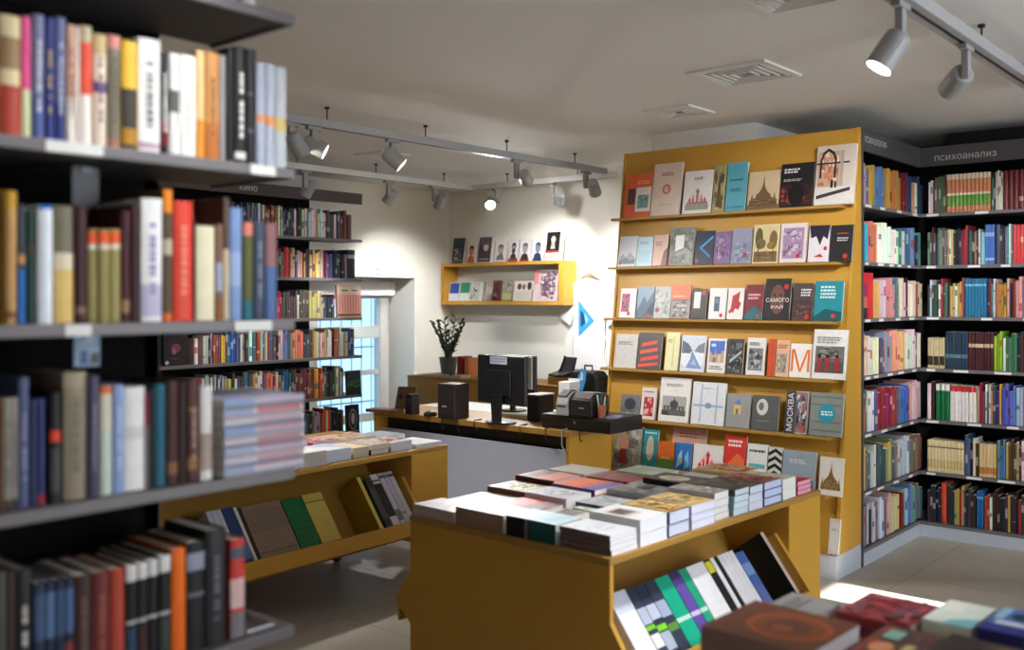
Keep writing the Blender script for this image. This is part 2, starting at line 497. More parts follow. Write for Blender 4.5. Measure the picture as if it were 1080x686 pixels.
# ================================================================== BOOK STORE FOR THE UNCOUNTED REST
REST = MB()
def rest_book(M, t, d, h, cover, bands=(), pages=(226, 218, 202)):
    """a plain closed book added to the one mass of remaining books"""
    def q(x, y, z): return tuple(M @ Vector((x, y, z)))
    n = 2; b = 0.12 * t
    sp = [(0, 0), (t / 2, -b), (t, 0)]
    cuts = sorted({0.0, 1.0, *[x[0] for x in bands], *[x[1] for x in bands]})
    prof = [(0, d)] + sp + [(t, d)]
    N = len(prof); base = len(REST.v)
    for z in cuts: REST.v += [q(x, y, z * h) for x, y in prof]
    for k in range(len(cuts) - 1):
        zm = (cuts[k] + cuts[k + 1]) / 2; bc = cover
        for x in bands:
            if x[0] <= zm <= x[1]: bc = x[2]
        for i in range(N):
            j = (i + 1) % N
            c = bc if i in (1, 2) else (pages if i == N - 1 else cover)
            REST.f.append([base + k * N + i, base + k * N + j, base + (k + 1) * N + j, base + (k + 1) * N + i]); REST.c.append(c); REST.m.append(0)
    REST.f.append([base + i for i in range(N)]); REST.c.append(pages); REST.m.append(0)
    e = base + (len(cuts) - 1) * N
    REST.f.append([e + i for i in range(N)]); REST.c.append(pages); REST.m.append(0)

def vary(c, k=14):
    return tuple(max(4, min(250, int(x + RND.uniform(-k, k)))) for x in c)
def rest_row(kind, plane, z, px_spec, hmin, hmax, depth=0.14, amin=-99):
    """px_spec: list of (px0, px1, number, colour, [band colour, z0, z1], [height])"""
    for s in px_spec:
        p0, p1, n, c = s[:4]
        band = s[4] if len(s) > 4 and s[4] else None
        hh = s[5] if len(s) > 5 else None
        if kind == 'x':
            a0, a1 = on_x(p0, 314, plane).y, on_x(p1, 314, plane).y
        else:
            a0, a1 = on_y(p0, 314, plane).x, on_y(p1, 314, plane).x
        a0 = max(a0, amin)
        if not hh: n = max(n, int(round(n * 1.35)))
        w = (a1 - a0) / n
        for i in range(n):
            tt = w * RND.uniform(0.82, 0.97)
            h = (hh * RND.uniform(0.985, 1.0)) if hh else RND.uniform(hmin, hmax)
            base_c = c
            if not hh and n > 2 and RND.random() < .3: base_c = RND.choice([(228, 224, 216), (44, 42, 46), (84, 96, 126), (186, 150, 96), (150, 56, 52), (120, 122, 126), (60, 110, 120)])
            cc = vary(base_c, 5 if hh else 22)
            bands = []
            if band: bands = [(band[1], band[2], band[0])]
            elif RND.random() < 0.5:
                k = RND.uniform(0.15, 0.7); lum = sum(cc) / 3
                bc = vary((235, 230, 220) if lum < 110 else RND.choice([(60, 50, 60), (160, 40, 40), (40, 70, 120), (30, 30, 30)]), 20)
                bc = tuple(int(a_ * .55 + b_ * .45) for a_, b_ in zip(bc, cc))
                bands = [(k, k + RND.uniform(0.02, 0.30), bc)]
            dd = depth * RND.uniform(0.9, 1.05)
            if kind == 'x': M = T(plane - RND.uniform(0, .012), a0 + i * w, z + .001) @ FACE_X
            else: M = T(a0 + i * w, plane + RND.uniform(0, .012), z + .001)
            rest_book(M, tt, dd, h, cc, bands)

# ================================================================== NEAR DARK BOOKCASE (thick grey shelf edges)
NX = -1.683
NZS = [0.812, 1.142, 1.454, 1.770, 2.092]
case = empty('bookcase', (NX - .15, 0.3, 0), 'dark open bookcase with thick grey shelf edges beside the low booklet table', 'bookcase')
def lp(o, x0, y0, z0, x1, y1, z1, m=None, name='shelf', bevel=0.0, base=None):
    b = base if base is not None else Vector(o.location)
    k = MB(); k.box(x0 - b.x, y0 - b.y, z0 - b.z, x1 - b.x, y1 - b.y, z1 - b.z)
    return k.build(name, m, o, bevel=bevel)
Y0N, Y1N = -0.55, 1.27
for z in NZS + [0.48, 0.16]:
    s_ = lp(case, NX - .30, Y0N, z - .016, NX - .012, Y1N - .012, z, CHAR, 'shelf')
    b = Vector(case.location)
    k = MB(); k.box(NX - .012 - b.x, Y0N - b.y, z - .022 - b.z, NX - b.x, Y1N - b.y, z + .0 - b.z); k.box(NX - .30 - b.x, Y1N - .012 - b.y, z - .022 - b.z, NX - .012 - b.x, Y1N - b.y, z - b.z)
    k.build('edge_strip', GREYEDGE, s_, bevel=.002)
lp(case, NX - .33, Y0N, 0.0, NX - .302, 1.134, 2.5, BLACKB, 'back_panel')
lp(case, NX - .31, 1.10, 0.0, NX - .302, 1.136, 2.5, CHAR, 'upright')
lp(case, NX - .30, Y0N - .025, 0.0, NX - .01, Y0N - .001, 2.5, CHAR, 'end_panel')
lp(case, NX - .30, Y0N, 0.0, NX - .04, 1.13, 0.138, BLACKB, 'plinth')
# shelf-edge label strips (white)
def edge_label(p0, p1, k):
    y0, y1 = on_x(p0, 314, NX).y, on_x(p1, 314, NX).y
    lp(case, NX + .0005, y0, NZS[k] - .021, NX + .0025, y1, NZS[k] - .001, WHITE, 'label_strip')
edge_label(48, 108, 3); edge_label(264, 290, 3); edge_label(68, 96, 2); edge_label(247, 286, 2)
# wire book stop on the lowest visible shelf
k = MB(); b = Vector(case.location)
yy = on_x(262, 650, NX - .03).y
k.tube([(NX - .26 - b.x, yy - b.y, NZS[0] + .004), (NX - .03 - b.x, yy - b.y, NZS[0] + .004), (NX - .03 - b.x, yy + .06 - b.y, NZS[0] + .004), (NX - .26 - b.x, yy + .06 - b.y, NZS[0] + .004)], .003, 6)
k.tube([(NX - .14 - b.x, yy - b.y, NZS[0] + .004), (NX - .14 - b.x, yy - b.y, NZS[0] + .12), (NX - .06 - b.x, yy - b.y, NZS[0] + .12), (NX - .06 - b.x, yy - b.y, NZS[0] + .004)], .003, 6)
k.build('book_stop', METAL, case)
# hanging shelf talkers
for k_, (a, c, y0p, y1p, zt, cc) in enumerate(((76, 104, 195, 220, 3, ((96, 98, 104), 'grey')), (78, 105, 352, 386, 2, ((150, 178, 206), 'blue')))):
    P0, P1 = on_x(a, y0p, NX - .13), on_x(c, y1p, NX - .13)
    t = empty('shelf_card', (NX - .13, P0.y, P1.z), ('small grey plastic card' if k_ == 0 else 'small pale blue printed card') + ' hanging under the ' + ('upper' if k_ == 0 else 'middle') + ' shelf of the thick-shelved bookcase', 'card')
    w = P1.y - P0.y; hh = NZS[zt] - .024 - P1.z
    q = MB(); q.box(-.001, 0, 0, .001, w, hh, cc[0])
    if k_ == 1:
        q.face([(.0014, w * .2, 0.005), (.0014, w * .55, .005), (.0014, w * .5, hh * .5), (.0014, w * .25, hh * .5)], (60, 90, 150)); q.face([(.0014, w * .6, .005), (.0014, w * .95, .005), (.0014, w * .95, hh * .45), (.0014, w * .65, hh * .4)], (70, 58, 66))
    q.build('card', PRINT, t)
    q = MB(); q.box(-.004, w * .3, hh - .012, .004, w * .7, hh + .001); q.build('clip', PLASTIC, t)

# rows of spines: (px0, px1, py_top, colour, description, bands, mark colour, depth)
W = (240, 238, 232); K = (28, 27, 29)
ROWS = {
 3: ('top row', [
  (0, 22, 16, (222, 204, 160), 'thick cream spine with a painted figure and brick-red foot', [(0, .42, (178, 64, 44)), (.55, .82, (150, 120, 84))], None),
  (23, 33, 17, (232, 84, 150), 'magenta spine with a pale green lower half', [(0, .40, (208, 216, 170))], None),
  (34.5, 47, 15, (120, 126, 160), 'grey-blue spine with faded lettering', [(0, .35, (78, 92, 150))], (200, 200, 214)),
  (47.5, 57.5, 19, (40, 54, 122), 'royal blue spine with gold lettering', [], (190, 160, 90)),
  (58, 70, 18, (98, 104, 150), 'slate-blue spine between navy and rosy ones', [(0, .3, (44, 56, 120))], (170, 174, 200)),
  (70.5, 80, 26, (206, 160, 140), 'rosy patterned spine with a white lower half', [(0, .38, (238, 232, 222))], (120, 60, 60)),
  (80.5, 84.5, 28, (236, 232, 222), 'very slim white spine', [], None),
  (85, 97, 27, (226, 84, 58), 'coral red spine with a white lower half', [(0, .42, (238, 236, 228)), (.86, 1, (190, 180, 150))], None),
  (98, 113, 36, (228, 214, 196), 'cream spine with a violet belt', [(.48, .58, (88, 72, 128)), (.82, 1, (200, 180, 130))], (150, 110, 100)),
  (113.5, 127.5, 37, (126, 118, 100), 'olive-grey spine with a pinkish head', [(.88, 1, (210, 140, 136)), (0, .08, (170, 120, 100))], (90, 84, 70)),
  (128, 145, 43, (238, 190, 62), 'bright yellow-headed spine with a dark gold-flecked lower half', [(0, .56, (62, 56, 48)), (.05, .2, (180, 130, 40))], None),
  (145.5, 169, 41, (240, 240, 238), 'thick white spine with small grey letters', [(.03, .09, (190, 160, 180))], (120, 120, 124)),
  (170, 178, 54, (30, 28, 30), 'slim black spine with white letters and dark red foot', [(.08, .32, (120, 28, 34))], (230, 230, 230)),
  (178.5, 189.5, 56, (236, 234, 232), 'white spine with a small dark picture', [(.42, .64, (96, 96, 92))], None),
  (190, 206.5, 58, (240, 239, 236), 'plain white spine next to an apricot one', [], (210, 208, 206)),
  (207, 216, 53, (238, 200, 140), 'apricot spine with an orange foot', [(0, .36, (226, 150, 48))], None),
  (216.5, 231, 55, (206, 146, 84), 'tan-orange spine with a darker foot', [(0, .34, (190, 112, 48))], (150, 96, 50)),
  (231.5, 238, 58, (150, 148, 150), 'slim grey spine', [], None),
  (239, 247, 50, (22, 22, 24), 'plain black spine', [], None),
  (247.5, 260, 49, (34, 34, 36), 'black spine with large white letters', [(.04, .1, (220, 220, 220))], (222, 222, 222)),
  (260.5, 269.5, 52, (30, 32, 36), 'black spine with raised bands', [(.28, .31, (90, 92, 96)), (.6, .63, (90, 92, 96))], None),
  (270.5, 280, 66, (168, 176, 196), 'pale blue-grey spine with an orange spot', [(.42, .5, (220, 150, 110))], None),
  (280.5, 290, 68, (176, 184, 204), 'pale lavender spine with an orange spot', [(.4, .5, (226, 150, 96))], None),
  (290.5, 302, 71, (190, 196, 204), 'pale grey yellow-spotted spine ending the row', [(.36, .5, (214, 190, 120))], None)]),
 2: ('second row', [
  (0, 5.5, 200, (168, 128, 40), 'old-gold spine at the row start', [], None),
  (6, 18, 201, (190, 148, 92), 'tan cloth spine with gold head', [(.86, 1, (196, 150, 48)), (.04, .1, (120, 80, 50))], None),
  (19, 27, 215, (58, 66, 78), 'dark slim spine with a bright blue foot', [(0, .46, (36, 112, 190)), (.5, .58, (206, 150, 96))], None),
  (28, 39, 221, (28, 62, 58), 'dark bottle-green spine', [(.6, .7, (70, 60, 48))], None),
  (40, 56, 216, (226, 232, 242), 'white spine with a strong blue edge', [(.965, 1, (40, 110, 190))], None),
  (57, 78.5, 217, (118, 112, 92), 'olive-grey spine with a yellow lower half', [(0, .46, (226, 192, 116)), (.46, .6, (228, 214, 186))], None),
  (79.5, 92, 217, (62, 30, 36), 'dark maroon spine with small gilt foot', [(.08, .14, (130, 100, 90))], None),
  (93, 104, 241, (152, 142, 86), 'olive spine with orange head, first of the trio', [(.84, .97, (236, 92, 40)), (.78, .84, (226, 220, 206))], None),
  (104.3, 115.5, 241, (148, 138, 82), 'olive spine with orange head, middle of the trio', [(.84, .97, (238, 96, 42)), (.78, .84, (220, 210, 196))], None),
  (115.8, 127, 241, (156, 146, 90), 'olive spine with orange head, last of the trio', [(.84, .97, (238, 100, 46)), (.78, .84, (226, 216, 202))], None),
  (128, 137.5, 222, (70, 30, 38), 'wine-dark spine with a gold ornament', [(.08, .2, (150, 116, 80))], None),
  (138, 148.5, 216, (58, 28, 34), 'blackish wine spine against a thick white book', [], None),
  (149, 171, 209, (240, 240, 242), 'thick white spine with a violet tower drawing', [(.04, .3, (190, 186, 214))], (150, 146, 190)),
  (172, 182, 199, (92, 78, 58), 'orange-headed spine with a dark patterned body', [(.82, 1, (240, 140, 36)), (0, .06, (230, 110, 40)), (.5, .62, (200, 186, 160))], None),
  (183, 203.5, 212, (226, 66, 48), 'thick scarlet spine', [], (240, 120, 96)),
  (204.5, 206.5, 232, (60, 58, 62), 'thin dark spine wedged by a scarlet one', [], None),
  (207, 227, 238, (236, 228, 196), 'short thick ivory spine', [], None),
  (228, 235, 236, (134, 100, 82), 'short brown spine with a bluish middle', [(.3, .6, (170, 180, 206)), (0, .2, (150, 92, 50))], None),
  (235.5, 242, 208, (92, 72, 64), 'dark brown spine with a cream lower half', [(0, .58, (206, 192, 158))], None),
  (242.5, 255.5, 219, (128, 158, 210), 'sky-blue spine', [(.3, .6, (160, 182, 222))], None),
  (256.5, 267, 234, (92, 96, 50), 'olive spine with pink head and teal foot', [(.86, 1, (220, 130, 116)), (0, .2, (40, 104, 124))], None),
  (268, 279, 233, (66, 76, 98), 'slate spine with grey lettering', [], (120, 130, 150)),
  (280, 292, 235, (150, 108, 110), 'dusty rose spine with a blue lower half', [(0, .55, (78, 108, 160))], None)]),
 1: ('third row', [
  (0, 4, 420, (120, 84, 60), 'brown spine at the row edge', [], None),
  (4.5, 12, 420, (150, 146, 138), 'light grey spine, first of a pair', [(.0, .1, (60, 60, 60))], (90, 88, 84)),
  (12.5, 19, 419, (158, 152, 142), 'light grey spine, second of a pair', [(.0, .1, (60, 60, 60))], (90, 88, 84)),
  (20, 30.5, 398, (84, 92, 132), 'tall greyish navy spine', [], (150, 156, 186)),
  (31, 40, 421, (42, 46, 88), 'indigo spine without lettering', [], None),
  (40.5, 47.5, 420, (50, 58, 112), 'indigo spine with a red dab at its foot', [(.02, .1, (170, 50, 50))], None),
  (53, 64.5, 414, (30, 30, 32), 'black spine with a round red dot', [(.56, .66, (226, 70, 44)), (.1, .5, (70, 70, 72))], None),
  (67, 91.5, 392, (140, 128, 108), 'very thick taupe spine', [(.88, 1, (160, 148, 124))], (110, 98, 82)),
  (93.5, 105.5, 396, (74, 70, 94), 'dusky purple spine', [], (120, 116, 140)),
  (106, 119, 407, (204, 220, 206), 'mint spine with an orange head', [(.93, 1, (226, 120, 70)), (.6, .93, (224, 218, 196))], None),
  (119.5, 130.5, 406, (146, 168, 220), 'periwinkle spine', [], (190, 204, 236)),
  (131, 153, 408, (238, 238, 238), 'thick white spine with a faint grey oval', [(.5, .62, (218, 218, 218))], None),
  (153.5, 157.5, 414, (150, 44, 84), 'slim crimson-headed spine', [(0, .66, (128, 128, 130))], None),
  (158, 163, 410, (36, 36, 40), 'slim black spine next to a teal one', [], None),
  (163.5, 174.5, 405, (36, 98, 120), 'teal spine', [], None),
  (176, 188, 401, (72, 42, 38), 'chestnut spine with a gold foot', [(.1, .22, (130, 92, 60))], None),
  (188.5, 197, 402, (46, 28, 28), 'nearly black brown spine', [], None),
  (197.5, 210, 400, (82, 48, 44), 'chestnut spine with a gilt line', [(.12, .24, (150, 108, 70)), (.7, .72, (150, 120, 90))], (160, 130, 110)),
  (211.5, 224, 407, (232, 230, 228), 'white spine with a brownish lower half', [(.1, .5, (178, 156, 148))], None)]),
 0: ('bottom row', [
  (0, 6, 603, (100, 100, 98), 'grey spine at the row start', [], None),
  (7, 16, 602, (66, 48, 42), 'dark brown spine', [], None),
  (17, 34, 600, (44, 42, 42), 'black spine with tall white capitals', [(0, .1, (60, 56, 50))], (200, 196, 190)),
  (36, 47, 614, (44, 56, 78), 'navy spine with a pale figure, first of four', [(.5, .9, (70, 92, 128)), (.18, .3, (170, 180, 200))], None),
  (47.5, 58, 612, (40, 50, 74), 'navy spine with a pale figure, second of four', [(.5, .9, (92, 118, 158)), (.18, .3, (150, 160, 190))], None),
  (58.5, 68, 610, (38, 46, 70), 'navy spine with a pale figure, third of four', [(.5, .9, (66, 88, 126)), (.1, .26, (200, 204, 214))], None),
  (68.5, 78, 608, (42, 48, 68), 'navy spine with a pale figure, last of four', [(.5, .9, (82, 106, 150)), (.3, .42, (140, 60, 66)), (.1, .26, (206, 208, 214))], None),
  (79, 97, 606, (66, 44, 42), 'dark cocoa spine', [], (110, 84, 76)),
  (98, 116, 602, (116, 50, 48), 'maroon spine', [], (150, 80, 70)),
  (117, 132, 599, (184, 74, 56), 'brick-red spine', [(.02, .08, (226, 190, 170))], None),
  (133, 144.5, 595, (32, 32, 36), 'black spine with a white head, first of four', [(.84, 1, (224, 222, 220)), (.44, .47, (200, 200, 200)), (.1, .4, (48, 70, 96))], None),
  (145, 155.5, 592, (34, 34, 36), 'black spine with a white head, second of four', [(.84, 1, (226, 224, 222)), (.44, .47, (200, 200, 200)), (.1, .4, (70, 44, 44))], None),
  (156, 167.5, 589, (30, 32, 34), 'black spine with a white head, third of four', [(.84, 1, (226, 224, 222)), (.44, .47, (200, 200, 200))], None),
  (168, 180, 585, (34, 36, 36), 'black spine with a white head, last of four', [(.84, 1, (228, 226, 224)), (.44, .47, (200, 200, 200)), (.1, .4, (60, 70, 66))], None),
  (181, 196, 578, (240, 112, 24), 'bright orange spine', [], None),
  (197, 216, 571, (32, 32, 36), 'thick black spine with a pale letter block', [(.74, .9, (150, 154, 176)), (.5, .54, (110, 110, 116))], None),
  (218, 238, 558, (44, 44, 48), 'tall glossy black spine', [], (96, 96, 102)),
  (243, 258, 568, (206, 62, 56), 'red spine with white lettering and a grey foot', [(0, .26, (130, 124, 130)), (.3, .6, (226, 190, 190)), (.8, .92, (90, 90, 110))], None)]),
}
for k, (rowname, items) in ROWS.items():
    zs = NZS[k]
    for (p0, p1, pt, c, desc, bands, mk) in items:
        SXP = NX - .022 - RND.uniform(0, .008)
        y0, y1 = on_x(p0, 314, SXP).y, on_x(p1, 314, SXP).y
        zt = on_x((p0 + p1) / 2, pt, SXP).z
        h = zt - zs - .002
        t = (y1 - y0) - .0008
        rr = random.Random(int(p0 * 10) + k)
        marks = spine_title(rr, mk, .22, .8) if mk else ()
        book(T(SXP, y0, zs + .001) @ FACE_X, t, RND.uniform(.14, .17), h, c, f'{desc}, {rowname} of the thick-shelved bookcase', 'books on the thick-shelved bookcase', bands, marks)
# pile of glossy magazines at the end of the third row
zs = NZS[1]
y0 = on_x(226, 480, NX - .03).y
names = ['lowest', 'second from bottom', 'third from bottom', 'fourth from bottom', 'fifth from bottom', 'sixth from bottom', 'seventh from bottom', 'topmost']
zt = on_x(300, 417, NX + .0).z
th = (zt - zs) / 8
lay = []
for i in range(8):
    t_ = th - .0008
    c = [(196, 196, 214), (206, 200, 212), (184, 190, 212), (210, 206, 214), (170, 184, 216), (196, 190, 208), (214, 208, 214), (176, 182, 214)][i]
    bands = [(0.0, .36, [(150, 160, 190), (196, 200, 214), (150, 166, 200), (204, 200, 206), (130, 154, 200), (196, 196, 206), (144, 164, 204), (136, 160, 206)][i]), (.40, .96, [(200, 196, 206), (196, 150, 160), (184, 174, 194), (196, 130, 142), (190, 160, 172), (186, 160, 178), (196, 130, 142), (186, 172, 194)][i])]
    # lying flat with the spine to +X, head away along +Y
    Mx = Matrix(((0, -1, 0, 0), (0, 0, 1, 0), (-1, 0, 0, 0), (0, 0, 0, 1)))
    M = T(NX + .004 - RND.uniform(0, .006), y0 + RND.uniform(0, .004), zs + .001 + (i + 1) * th - .0008) @ Mx
    book(M, t_, .20, 1.296 - y0 - .006, c, f'glossy pastel-spined magazine, {names[i]} of the pile on the thick-shelved bookcase', 'magazine pile on the thick-shelved bookcase', bands, ((.62, 1.0, 0, 1, [(150, 148, 164), (120, 122, 150), (170, 150, 160), (128, 124, 140)][i % 4]), (.0, .16, .38, 1, [(206, 150, 158), (214, 206, 212), (190, 96, 110), (206, 190, 200)][i % 4])), cat='magazine', name='magazine', bulge=.001)  # darker lower strip on each spine paints the shadow between layers
# sticking-up books behind on shelf below the top edge of the frame: a few standing on the highest shelf
for i, (p0, p1, c) in enumerate(((205, 216, (150, 156, 170)), (236, 250, (170, 176, 190)), (256, 269, (226, 226, 230)))):
    y0, y1 = on_x(p0, 314, NX - .03).y, on_x(p1, 314, NX - .03).y
    book(T(NX - .03, y0, NZS[4] + .001) @ FACE_X, y1 - y0, .15, .21, c, ['grey spine', 'silver-blue spine', 'white spine'][i] + ' standing on the highest shelf of the thick-shelved bookcase', 'books on the thick-shelved bookcase')
# ================================================================== LOW BOOK TABLES
TW, TL, TH = 0.912, 1.465, 0.70
TAU = math.radians(37)
def low_table(corner, ang, label, near_len=TL, block=0.28):
    M = T(corner[0], corner[1], 0) @ RZ(ang) @ T(-TW / 2, 0, 0)
    root = empty('book_table', (0, 0, 0), label, 'table', 'low mustard book tables')
    root.matrix_world = M
    hw = TW / 2
    b = MB(); b.box(-hw, 0, TH - .022, hw, near_len, TH); b.build('table_top', MUSTARD_D, root, bevel=.002)
    tip = hw + .085
    prof = [(-hw, TH - .0225), (-hw, .50), (-tip, .372), (-hw, .30), (-hw, .0), (hw, .0), (hw, .30), (tip, .372), (hw, .50), (hw, TH - .0225)]
    b = MB(); b.prism([(x, z) for x, z in prof], 'y', .001, .021); b.build('end_panel', MUSTARD, root, bevel=.002)
    yb = near_len - block
    b = MB(); b.box(-hw + .002, yb, .222, hw - .002, near_len - .001, TH - .0225); b.build('end_block', MUSTARD, root, bevel=.002)
    b = MB(); b.box(-.30, .022, .222, .30, near_len - block - .001, .242); b.build('base_board', MUSTARD_D, root, bevel=.002)
    for s in (1, -1):
        tr = MB()
        # sloped floor, sloped back and upright lip of the trough
        x0, z0 = hw + .075, .350
        x1, z1 = x0 - .150, z0 - .150 * math.tan(TAU)
        fl = [(x0, z0), (x1, z1), (x1 + .004, z1 - .015), (x0 + .004, z0 - .015)]
        tr.prism([(s * x, z) for x, z in fl], 'y', .023, yb - .001)
        tr.build('trough_floor', MUSTARD_D, root)
        tr = MB()
        ln = .50
        bx_, bz_ = x1 - math.sin(TAU) * ln, z1 + math.cos(TAU) * ln
        tr.prism([(s * x, z) for x, z in ((x1, z1), (x1 - .012, z1 - .006), (bx_ - .012, min(bz_, .675)), (bx_, min(bz_, .676)))], 'y', .023, yb - .001)
        tr.build('trough_back', MUSTARD_D, root)
        tr = MB(); tr.prism([(s * x, z) for x, z in ((x0 + .005, z0 - .062), (x0 + .005, z0 + .012), (x0 + .021, z0 + .012), (x0 + .021, z0 - .062))], 'y', .023, yb - .001)
        tr.build('trough_lip', MUSTARD, root, bevel=.002)
        tr = MB()
        tr.prism([(s * x, z) for x, z in ((x0 - .002, z0 + .002), (x0 + .020, z0 + .0125), (x0 + .020 - math.sin(TAU) * .25, z0 + .0125 + math.cos(TAU) * .25), (x0 - .05 - math.sin(TAU) * .25, z0 + math.cos(TAU) * .22), (x1 + .002, z1 + .006))], 'y', yb - .022, yb - .0015)
        tr.build('trough_cheek', MUSTARD, root)
    for sx in (-1,):
        for y in (.22, near_len - .22):
            b = MB(); b.tube([(sx * (hw - .26), y, .045), (sx * (hw - .26), y, .2215)], .016, 10)
            lg = b.build('leg', BLACKP, root)
            b = MB(); b.tube([(sx * (hw - .26) - .012, y, .024), (sx * (hw - .26) + .012, y, .024)], .024, 14); b.box(sx * (hw - .26) - .016, y - .012, .03, sx * (hw - .26) + .016, y + .012, .05)
            b.build('caster', BLACKP, lg)
    return M @ T(TW / 2, 0, 0)           # frame with x=0 on the side edge that faces +X

M1 = low_table((-1.722, 2.476), math.radians(-1.8), 'mustard low table with the largest book display on top and a sharp pointed end panel')
M2L = 1.835
M2 = low_table((-3.667, 2.0), math.radians(2.0), 'mustard low table holding green and brown booklets, in front of the grey-fronted till desk', M2L)
M3 = low_table((-.155, 0.985), math.radians(-2), 'mustard low table under the thick brown book and the red and blue books')

def flat_book(MT, x_r, y0, z, t, w_x, w_y, cover, label, group, spine=None, front=(), bands=(), pages=(236, 234, 232), yaw=0.0, **kw):
    """lying on a table: head towards -x, spine towards -y, right end at x_r"""
    M = MT @ T(x_r, y0, z) @ T(-w_x / 2, w_y / 2, 0) @ RZ(yaw) @ T(w_x / 2, -w_y / 2, 0) @ FLAT
    return book(M, t, w_y, w_x, cover, label, group, bands=((0, 1, spine),) if spine else bands, front=front, pages=pages, inset=.002, edge=.0016, bulge=.001, **kw)
ORD = {1: ['only'], 2: ['upper', 'lower'], 3: ['top', 'middle', 'lowest'], 4: ['top', 'second', 'third', 'lowest'], 5: ['top', 'second', 'third', 'fourth', 'lowest']}
def pile(MT, x_r, y0, n, t, w_x, w_y, cover, desc, group, z0=TH, front=(), spine=None, pages=(238, 238, 240), top=None, jit=.004, bands=()):
    if MT is M2: y0 += .37
    z = z0 + .0008
    for i in range(n):
        k = ORD[n][n - 1 - i]
        lab = f'{desc}, {k} of its pile' if n > 1 else desc
        flat_book(MT, x_r - RND.uniform(0, jit), y0 + RND.uniform(0, jit), z, t, w_x, w_y, (top if (top and i == n - 1) else cover), lab, group, spine=spine, front=front if i == n - 1 else (), pages=pages, bands=bands, yaw=RND.uniform(-.012, .012))
        z += t + .0006
def fill(MT, x_r, y0, z1, w_x, w_y, cover):
    """hidden books under a visible one"""
    n = max(1, int((z1 - TH) / .022)); t = (z1 - TH - .001) / n
    for i in range(n):
        rest_book(MT @ T(x_r - .003, y0 + .003, TH + .0006 + i * t) @ FLAT, t - .0008, w_y - .006, w_x - .006, vary(cover, 20))

G1 = 'books lying on the central table'
# piles along the long open edge
pile(M1, -.012, .022, 4, .0155, .20, .142, (226, 226, 232), 'white line-drawing book at the central table corner above the trough', G1, spine=(112, 94, 92), top=(238, 240, 246), pages=(244, 244, 246),
     front=[('tx', .12, .4, .78, .03, (170, 176, 196), 1), ('r', .2, .5, .24, .6, (176, 182, 206)), ('r', .45, .42, .5, .56, (180, 186, 206)), ('r', .66, .5, .7, .62, (176, 182, 206)), ('tx', .3, .8, .3, .025, (186, 190, 206), 2)])
pile(M1, -.010, .175, 2, .043, .205, .155, (232, 232, 238), 'thick white book second from the sharp table corner', G1, top=(236, 236, 238), pages=(240, 241, 248),
     front=[('r', .08, .3, .7, .8, (214, 208, 200)), ('ph', .15, .4, .62, .74, [(112, 92, 84), (80, 66, 62), (150, 130, 116)], 8)])
pile(M1, -.012, .345, 2, .042, .20, .125, (38, 44, 84), 'navy-bound book with a yellow painting on its cover', G1, pages=(214, 220, 242),
     front=[('ph', .03, .03, .97, .97, [(214, 168, 84), (236, 200, 120), (190, 120, 60), (120, 92, 50), (240, 214, 150)], 22)])
pile(M1, -.012, .485, 3, .027, .20, .155, (208, 206, 222), 'pale lilac-edged book with an amber picture', G1, pages=(222, 226, 246),
     front=[('ph', .02, .02, .98, .98, [(206, 172, 96), (226, 192, 118), (110, 110, 84), (232, 206, 150), (150, 130, 80)], 20)])
pile(M1, -.022, .655, 4, .024, .195, .10, (198, 196, 196), 'cream-grey book with white scribbles on a grey cover', G1, pages=(226, 224, 224),
     front=[('ph', .02, .02, .98, .98, [(150, 146, 140), (196, 192, 186), (120, 116, 112), (214, 212, 206)], 16)])
pile(M1, -.010, .772, 4, .0235, .205, .108, (150, 186, 200), 'light blue bound book with a black-green cover', G1, pages=(206, 222, 230), top=(64, 72, 58),
     front=[('ph', .02, .02, .98, .98, [(66, 72, 58), (46, 52, 44), (90, 96, 74), (120, 116, 84)], 14)])
pile(M1, -.010, .886, 3, .030, .20, .105, (206, 210, 226), 'lavender-white book with a dark olive cover', G1, pages=(216, 222, 240), top=(84, 84, 66),
     front=[('ph', .02, .02, .98, .98, [(88, 86, 64), (60, 62, 50), (150, 120, 80), (110, 100, 76)], 12)])
pile(M1, -.012, 1.0, 3, .030, .20, .14, (38, 50, 104), 'dark blue bound book with an orange cover picture', G1, pages=(196, 208, 240),
     front=[('ph', .02, .02, .98, .98, [(206, 130, 96), (226, 160, 110), (150, 80, 66), (236, 200, 160), (90, 60, 66)], 18)])
pile(M1, -.012, 1.152, 2, .040, .20, .115, (226, 228, 220), 'thick white-edged book with a pale green cover', G1, pages=(234, 234, 230),
     front=[('r', .05, .05, .95, .95, (206, 222, 200)), ('tx', .2, .8, .7, .05, (150, 160, 140), 2)])
pile(M1, -.012, 1.278, 3, .018, .20, .12, (206, 44, 84), 'pink-red bound book at the far end of the central table', G1, pages=(226, 170, 190),
     front=[('r', .1, .2, .9, .8, (216, 60, 90)), ('tx', .2, .8, .6, .06, (240, 200, 206), 2)])
